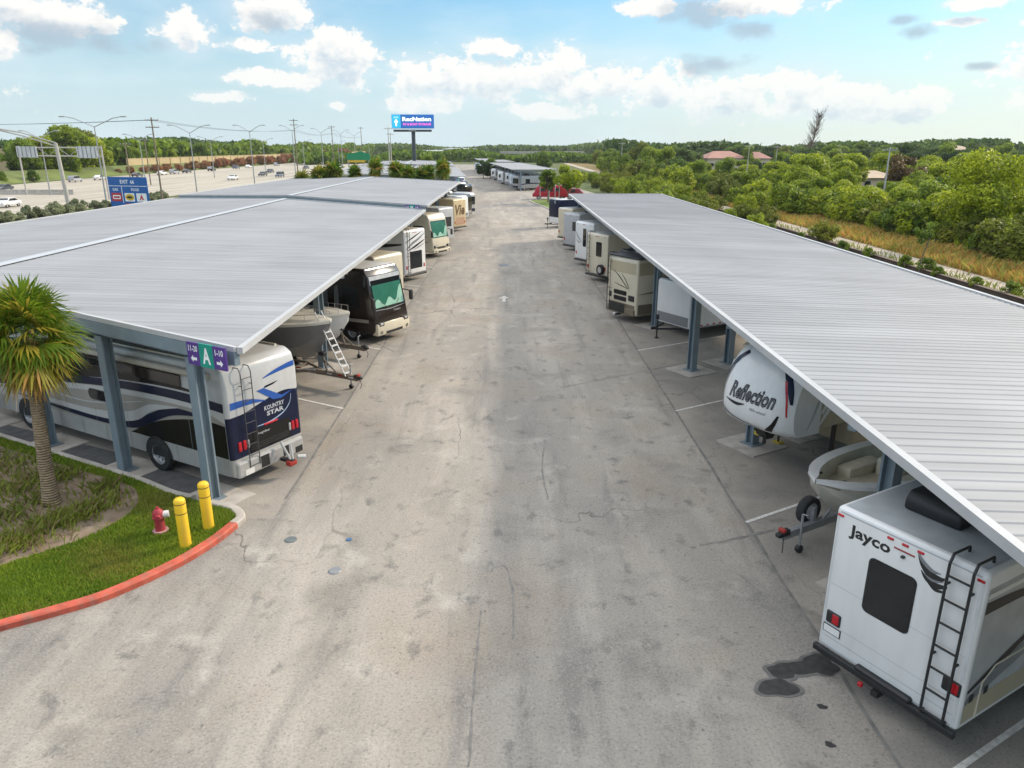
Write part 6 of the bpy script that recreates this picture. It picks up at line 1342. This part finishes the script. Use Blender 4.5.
for i in range(100): plant('redbush', (-130.5 + r_.uniform(-2.0, 2.0), 262 + 3.6 * i + r_.uniform(-3, 3), .2), r_.uniform(.6, .95) * (1 + i / 60), 'reddish bush in front of the tan sound wall', 'red bushes before the sound wall', 'bush', 'bush')
for i in range(64):
    yy = 118 + 3.2 * i + (max(0, i - 22) * 5); q = (-136 - r_.uniform(0, 26), yy + r_.uniform(-3, 3), 0)
    if yy > 278: q = (q[0] - 10, q[1], 0)
    plant(r_.choice(['mid', 'dark', 'olive', 'mid', 'bright']), q, r_.uniform(1.1, 1.75) * (1.4 if yy < 285 else 1), 'tall leafy tree on the bank beyond the freeway', 'trees on the bank beyond the freeway')
for i in range(10): plant('shrub', (-129.5 + r_.uniform(-3, 1), 128 + 9 * i, 0), r_.uniform(.6, 1.2), 'low green shrub on the grassy far shoulder of the freeway', 'shrubs on the far shoulder', 'shrub', 'shrub')
# billboard
Zb = 250; q = AT(414, 150, Zb); t = thing('billboard', 'tall blue billboard with white and pink lettering on a dark column', 'billboard', (q.x, Zb, 0), R(2)); zT, zB = AT(414, 114.5, Zb).z, AT(414, 128.5, Zb).z; W = AT(434, 120, Zb).x - AT(392, 120, Zb).x; Hh = zT - zB
BBL = emit('billboard_blue', (.02, .13, .42), .35); BCY = emit('billboard_cyan', (.03, .42, .68), .5); BWH = emit('billboard_white', (.9, .9, .9), .9); BPK = emit('billboard_pink', (.9, .12, .55), .7); DKG = mat('dark_column', (.035, .045, .055), .5)
one('column', lambda b: b.tube((0, 0, 0), (0, 0, zB - .3), .62, DKG, n=20), t)
one('display', lambda b: (b.rbox(-W / 2, W / 2, -.5, .5, zB, zT, .06, BBL, 1), b.poly([(-W / 2 + .1, zB + .1), (-W * .29, zB + .1), (-W * .29, zT - .1), (-W / 2 + .1, zT - .1)], lambda a, c: (a, -.51, c), BCY)), t)
f3 = lambda a, c: (a, -.52, c)
one('lettering', lambda b: (b.text('RecNation', W * .68, f3, BWH, .03, 0, -W * .245, zB + Hh * .52, Hh * .30), b.text('RV & BOAT STORAGE', W * .66, f3, BPK, .03, 0, -W * .23, zB + Hh * .22, Hh * .17), b.poly([(-W * .395 + x * W * .05, zB + Hh * (.42 + z * .25)) for x, z in ((0, 1), (1, .1), (.45, .1), (.3, -1), (-.3, -1), (-.45, .1), (-1, .1))], f3, BWH), b.poly([(-W * .45, zB + Hh * .72), (-W * .34, zB + Hh * .72), (-W * .34, zB + Hh * .86), (-W * .45, zB + Hh * .86)], lambda a, c: (a, -.515, c), emit('billboard_pale', (.25, .6, .8), .5))), t)
one('catwalk', lambda b: (b.box(-W * .46, W * .44, -1.2, .5, zB - 1.0, zB - .35, DKG), b.text('OUTFRONT', W * .18, lambda a, c: (a, -1.21, c), LGREY, .02, 0, -W * .1, zB - .85, .4)), t)
# green overhead sign far down the freeway
t = thing('road_sign', 'green overhead direction sign far down the freeway', 'road sign', (at_x(358, 300), 300, 0)); GRS = mat('sign_board_green', (.0, .22, .09), .5); zz = AT(358, 154, 300).z
one('panel', lambda b: b.prof([(-4.5, zz - 2.2), (4.5, zz - 2.2), (4.5, zz), (1, zz + 1.0), (-1, zz + .6), (-4.5, zz)], .2, 0, GRS), t)
for x in (-4, 4): one('post', lambda b: b.tube((x, 0, 0), (x, 0, zz - 2.2), .18, GALV, n=8), t)
one('yellow_plate', lambda b: b.box(-4.4, 2.5, -.1, .1, zz - 3.1, zz - 2.3, LYEL), t)
# cars
def car(nm, col, van=False):
    t = thing(nm, 'car', 'car', (0, 0, -60), 0); b = MB(); pr = [(2.25, .35), (2.3, .65), (1.9, .85), (1.1, .92), (-1.75, .98), (-2.2, .95), (-2.25, .4)]; b.prof(pr, 1.8, .09, col, 2)
    if van: b.prof([(1.25, .9), (.6, 1.62), (-2.0, 1.66), (-2.2, .9)], 1.62, .09, col, 2)
    else: b.prof([(1.15, .88), (.35, 1.40), (-1.0, 1.42), (-1.85, .95)], 1.55, .09, col, 2)
    b.build('body', t); rf = 1.66 if van else 1.42; xb = -2.0 if van else -1.0; xf = .6 if van else .35
    for s in (-1, 1): one('side_window', lambda b: b.poly([(xf + .45, .98), (xf + .02, rf - .08), (xb + .05, rf - .08), (xb - (.1 if van else .6), .98)], lambda a, c: (a, s * ((.81 if van else .775) + .005), c), GLS), t)
    one('windscreen', lambda b: b.add([(xf + .66, -.7, .95), (xf + .66, .7, .95), (xf + .10, .62, rf - .05), (xf + .10, -.62, rf - .05)], [(0, 1, 2, 3)], GLS), t)
    for x in (1.4, -1.4):
        for s in (-1, 1): wheel(t, x, s * .80, .32, .2, s=s)
    for s in (-1, 1): one('headlight', lambda b: b.rbox(2.1, 2.29, s * .65 - .18, s * .65 + .18, .62, .76, .03, ALU, 1), t); one('tail_light', lambda b: b.rbox(-2.27, -2.15, s * .68 - .14, s * .68 + .14, .68, .84, .03, REDL, 1), t)
    return t
CP = {'white': car('car', mat('car_white', (.72, .72, .71), .25, coat=.5)), 'dark': car('car', mat('car_dark', (.03, .032, .036), .25, coat=.5)), 'silver': car('car', mat('car_silver', (.42, .43, .45), .3, .3, coat=.5), True), 'blue grey': car('car', mat('car_blue', (.10, .12, .16), .25, coat=.5), True)}
cars = [('white', 8, 207, -1), ('dark', 4, 191, -1), ('silver', 58, 182, 1), ('dark', 77, 180, 1), ('white', 92, 180, 1), ('dark', 103, 177, 1), ('white', 145, 175, 1), ('silver', 151, 174, 1), ('dark', 162, 173, 1), ('silver', 203, 171, 1), ('dark', 212, 171, 1), ('white', 244, 168, 1), ('blue grey', 226, 169, 1), ('white', 233, 180, -1), ('dark', 263, 176, -1), ('dark', 270, 173, -1), ('blue grey', 280, 177, -1), ('silver', 277, 166, 1), ('white', 312, 163, 1), ('white', 321, 163, 1), ('dark', 306, 169, -1), ('silver', 330, 167, -1), ('white', 152, 199, -1), ('white', 346, 163, 1), ('silver', 364, 163, -1), ('blue grey', 290, 164, 1), ('white', 340, 168, -1), ('dark', 300, 164, 1)]
cnt = {}
for c, px, py, dr_ in cars:
    q = P(px, py); q.x = max(min(q.x, -68), -117); rz = R(90 if dr_ > 0 else -90); far = 'far' if q.x < -90 else 'near'; cnt[(c, far)] = cnt.get((c, far), -1) + 1
    lab = f'{ordn[cnt[(c, far)]]} {c} car from the left on the {far} carriageway of the freeway'; pr_ = CP[c]
    if 'placed' not in pr_: pr_['placed'] = 1; pr_.location = q; pr_.rotation_euler = (0, 0, rz); pr_['label'] = lab; pr_['group'] = 'cars on the freeway'
    else: dup(pr_, q, rz, lab, 'cars on the freeway')
# ------------------------------------------------------------------ far tree lines and the overpass on the horizon
def treeline(name, label, pts, n, hlo, hhi, depth, leaf, m, seed):
    g = np.random.default_rng(seed); pts = np.array(pts, float); seg = np.linalg.norm(np.diff(pts, axis=0), axis=1); cum = np.concatenate([[0], np.cumsum(seg)]); t_ = g.uniform(0, cum[-1], n)
    base = np.stack([np.interp(t_, cum, pts[:, 0]), np.interp(t_, cum, pts[:, 1])], 1); hh = hlo + (hhi - hlo) * (.5 + .25 * np.sin(t_ / (leaf * 9) + seed) + .25 * np.sin(t_ / (leaf * 3.7) + 2 * seed)); z = hh * g.uniform(0, 1, n) ** .6
    pos = np.column_stack([base[:, 0] + g.normal(0, 1, n) * 2, base[:, 1] + g.uniform(-.5, .5, n) * depth, z]); a = g.normal(size=(n, 3)); a /= np.linalg.norm(a, axis=1)[:, None]; b_ = np.cross(a, g.normal(size=(n, 3))); b_ /= np.linalg.norm(b_, axis=1)[:, None]; s = leaf * g.uniform(.6, 1.4, n)[:, None]
    V = np.stack([pos - a * s * .5, pos + b_ * s * .4, pos + a * s * .5, pos - b_ * s * .4], 1).reshape(-1, 3); i = np.arange(n) * 4; return tag(raw_mesh(name, V, np.stack([i, i + 1, i + 2, i + 3], 1), [m]), label, 'tree line', kind='stuff')
treeline('distant_trees', 'dark unbroken tree line on the right horizon', [(60, 470), (200, 450), (420, 430), (600, 300), (650, 60)], 44000, 7, 13.5, 60, 3.0, LEAF['dark'], 1)
treeline('distant_trees', 'faint low tree line across the far horizon', [(-1100, 900), (-300, 1000), (100, 950), (800, 800)], 26000, 7, 13, 80, 5.5, LEAF['dark'], 2)
treeline('distant_trees', 'mixed green tree line past the end of the yard', [(-110, 420), (-40, 520), (60, 460)], 9000, 3, 8, 50, 2.6, LEAF['mid'], 3)
treeline('distant_trees', 'tree line behind the tan sound wall on the left', [(-152, 240), (-158, 420), (-160, 900)], 20000, 7, 13, 12, 2.6, LEAF['mid'], 4)
treeline('distant_trees', 'farthest tree band under the left sky', [(-700, 380), (-320, 420), (-200, 600)], 16000, 9, 15, 50, 4.0, LEAF['dark'], 5)
t = thing('overpass', 'pale concrete overpass on the horizon right of the billboard', 'bridge', (at_x(545, 520), 520, 0)); one('deck', lambda b: b.box(-30, 26, -5, 5, 4.6, 6.2, CONC), t)
for x in (-24, -10, 4, 18): one('pier', lambda b: b.box(x - .8, x + .8, -4, 4, 0, 4.6, CONC), t)
for i, (px, d, h) in enumerate([(460, 900, 10), (430, 700, 8)]): house(f'{["pale", "white"][i]} flat building on the horizon beyond the yard', (at_x(px, d), d, 0), 40, 20, h * .7, .8, 0, TRIM, TRIM)
# small things on the asphalt: valve covers, drain
for i, (px, py, m_, lab) in enumerate([(291, 540, mat('cover_blue', (.12, .14, .145), .7), 'small bluish valve cover set in the asphalt near the planter'), (335, 571, GREYP, 'small grey valve cover set in the asphalt'), (349, 540, mat('blue_cap', (.05, .13, .26), .6), 'tiny blue marker cap on the road surface')]):
    o = one('valve_cover', lambda b: b.lathe([(0, .03), (.13 if i < 2 else .06, .03), (.15 if i < 2 else .07, .012), (.15 if i < 2 else .07, 0)], (0, 0, 0), (0, 0, 1), m_, 16)); o.location = P(px, py); tag(o, lab, 'cover')
o = one('drain_grate', lambda b: (b.box(-.45, .45, -.35, .35, 0, .02, GREYP), [b.box(-.4 + .1 * k, -.35 + .1 * k, -.3, .3, .02, .026, BLK) for k in range(8)])); o.location = P(504, 265); tag(o, 'dark drain grate in the middle of the access road', 'drain grate')
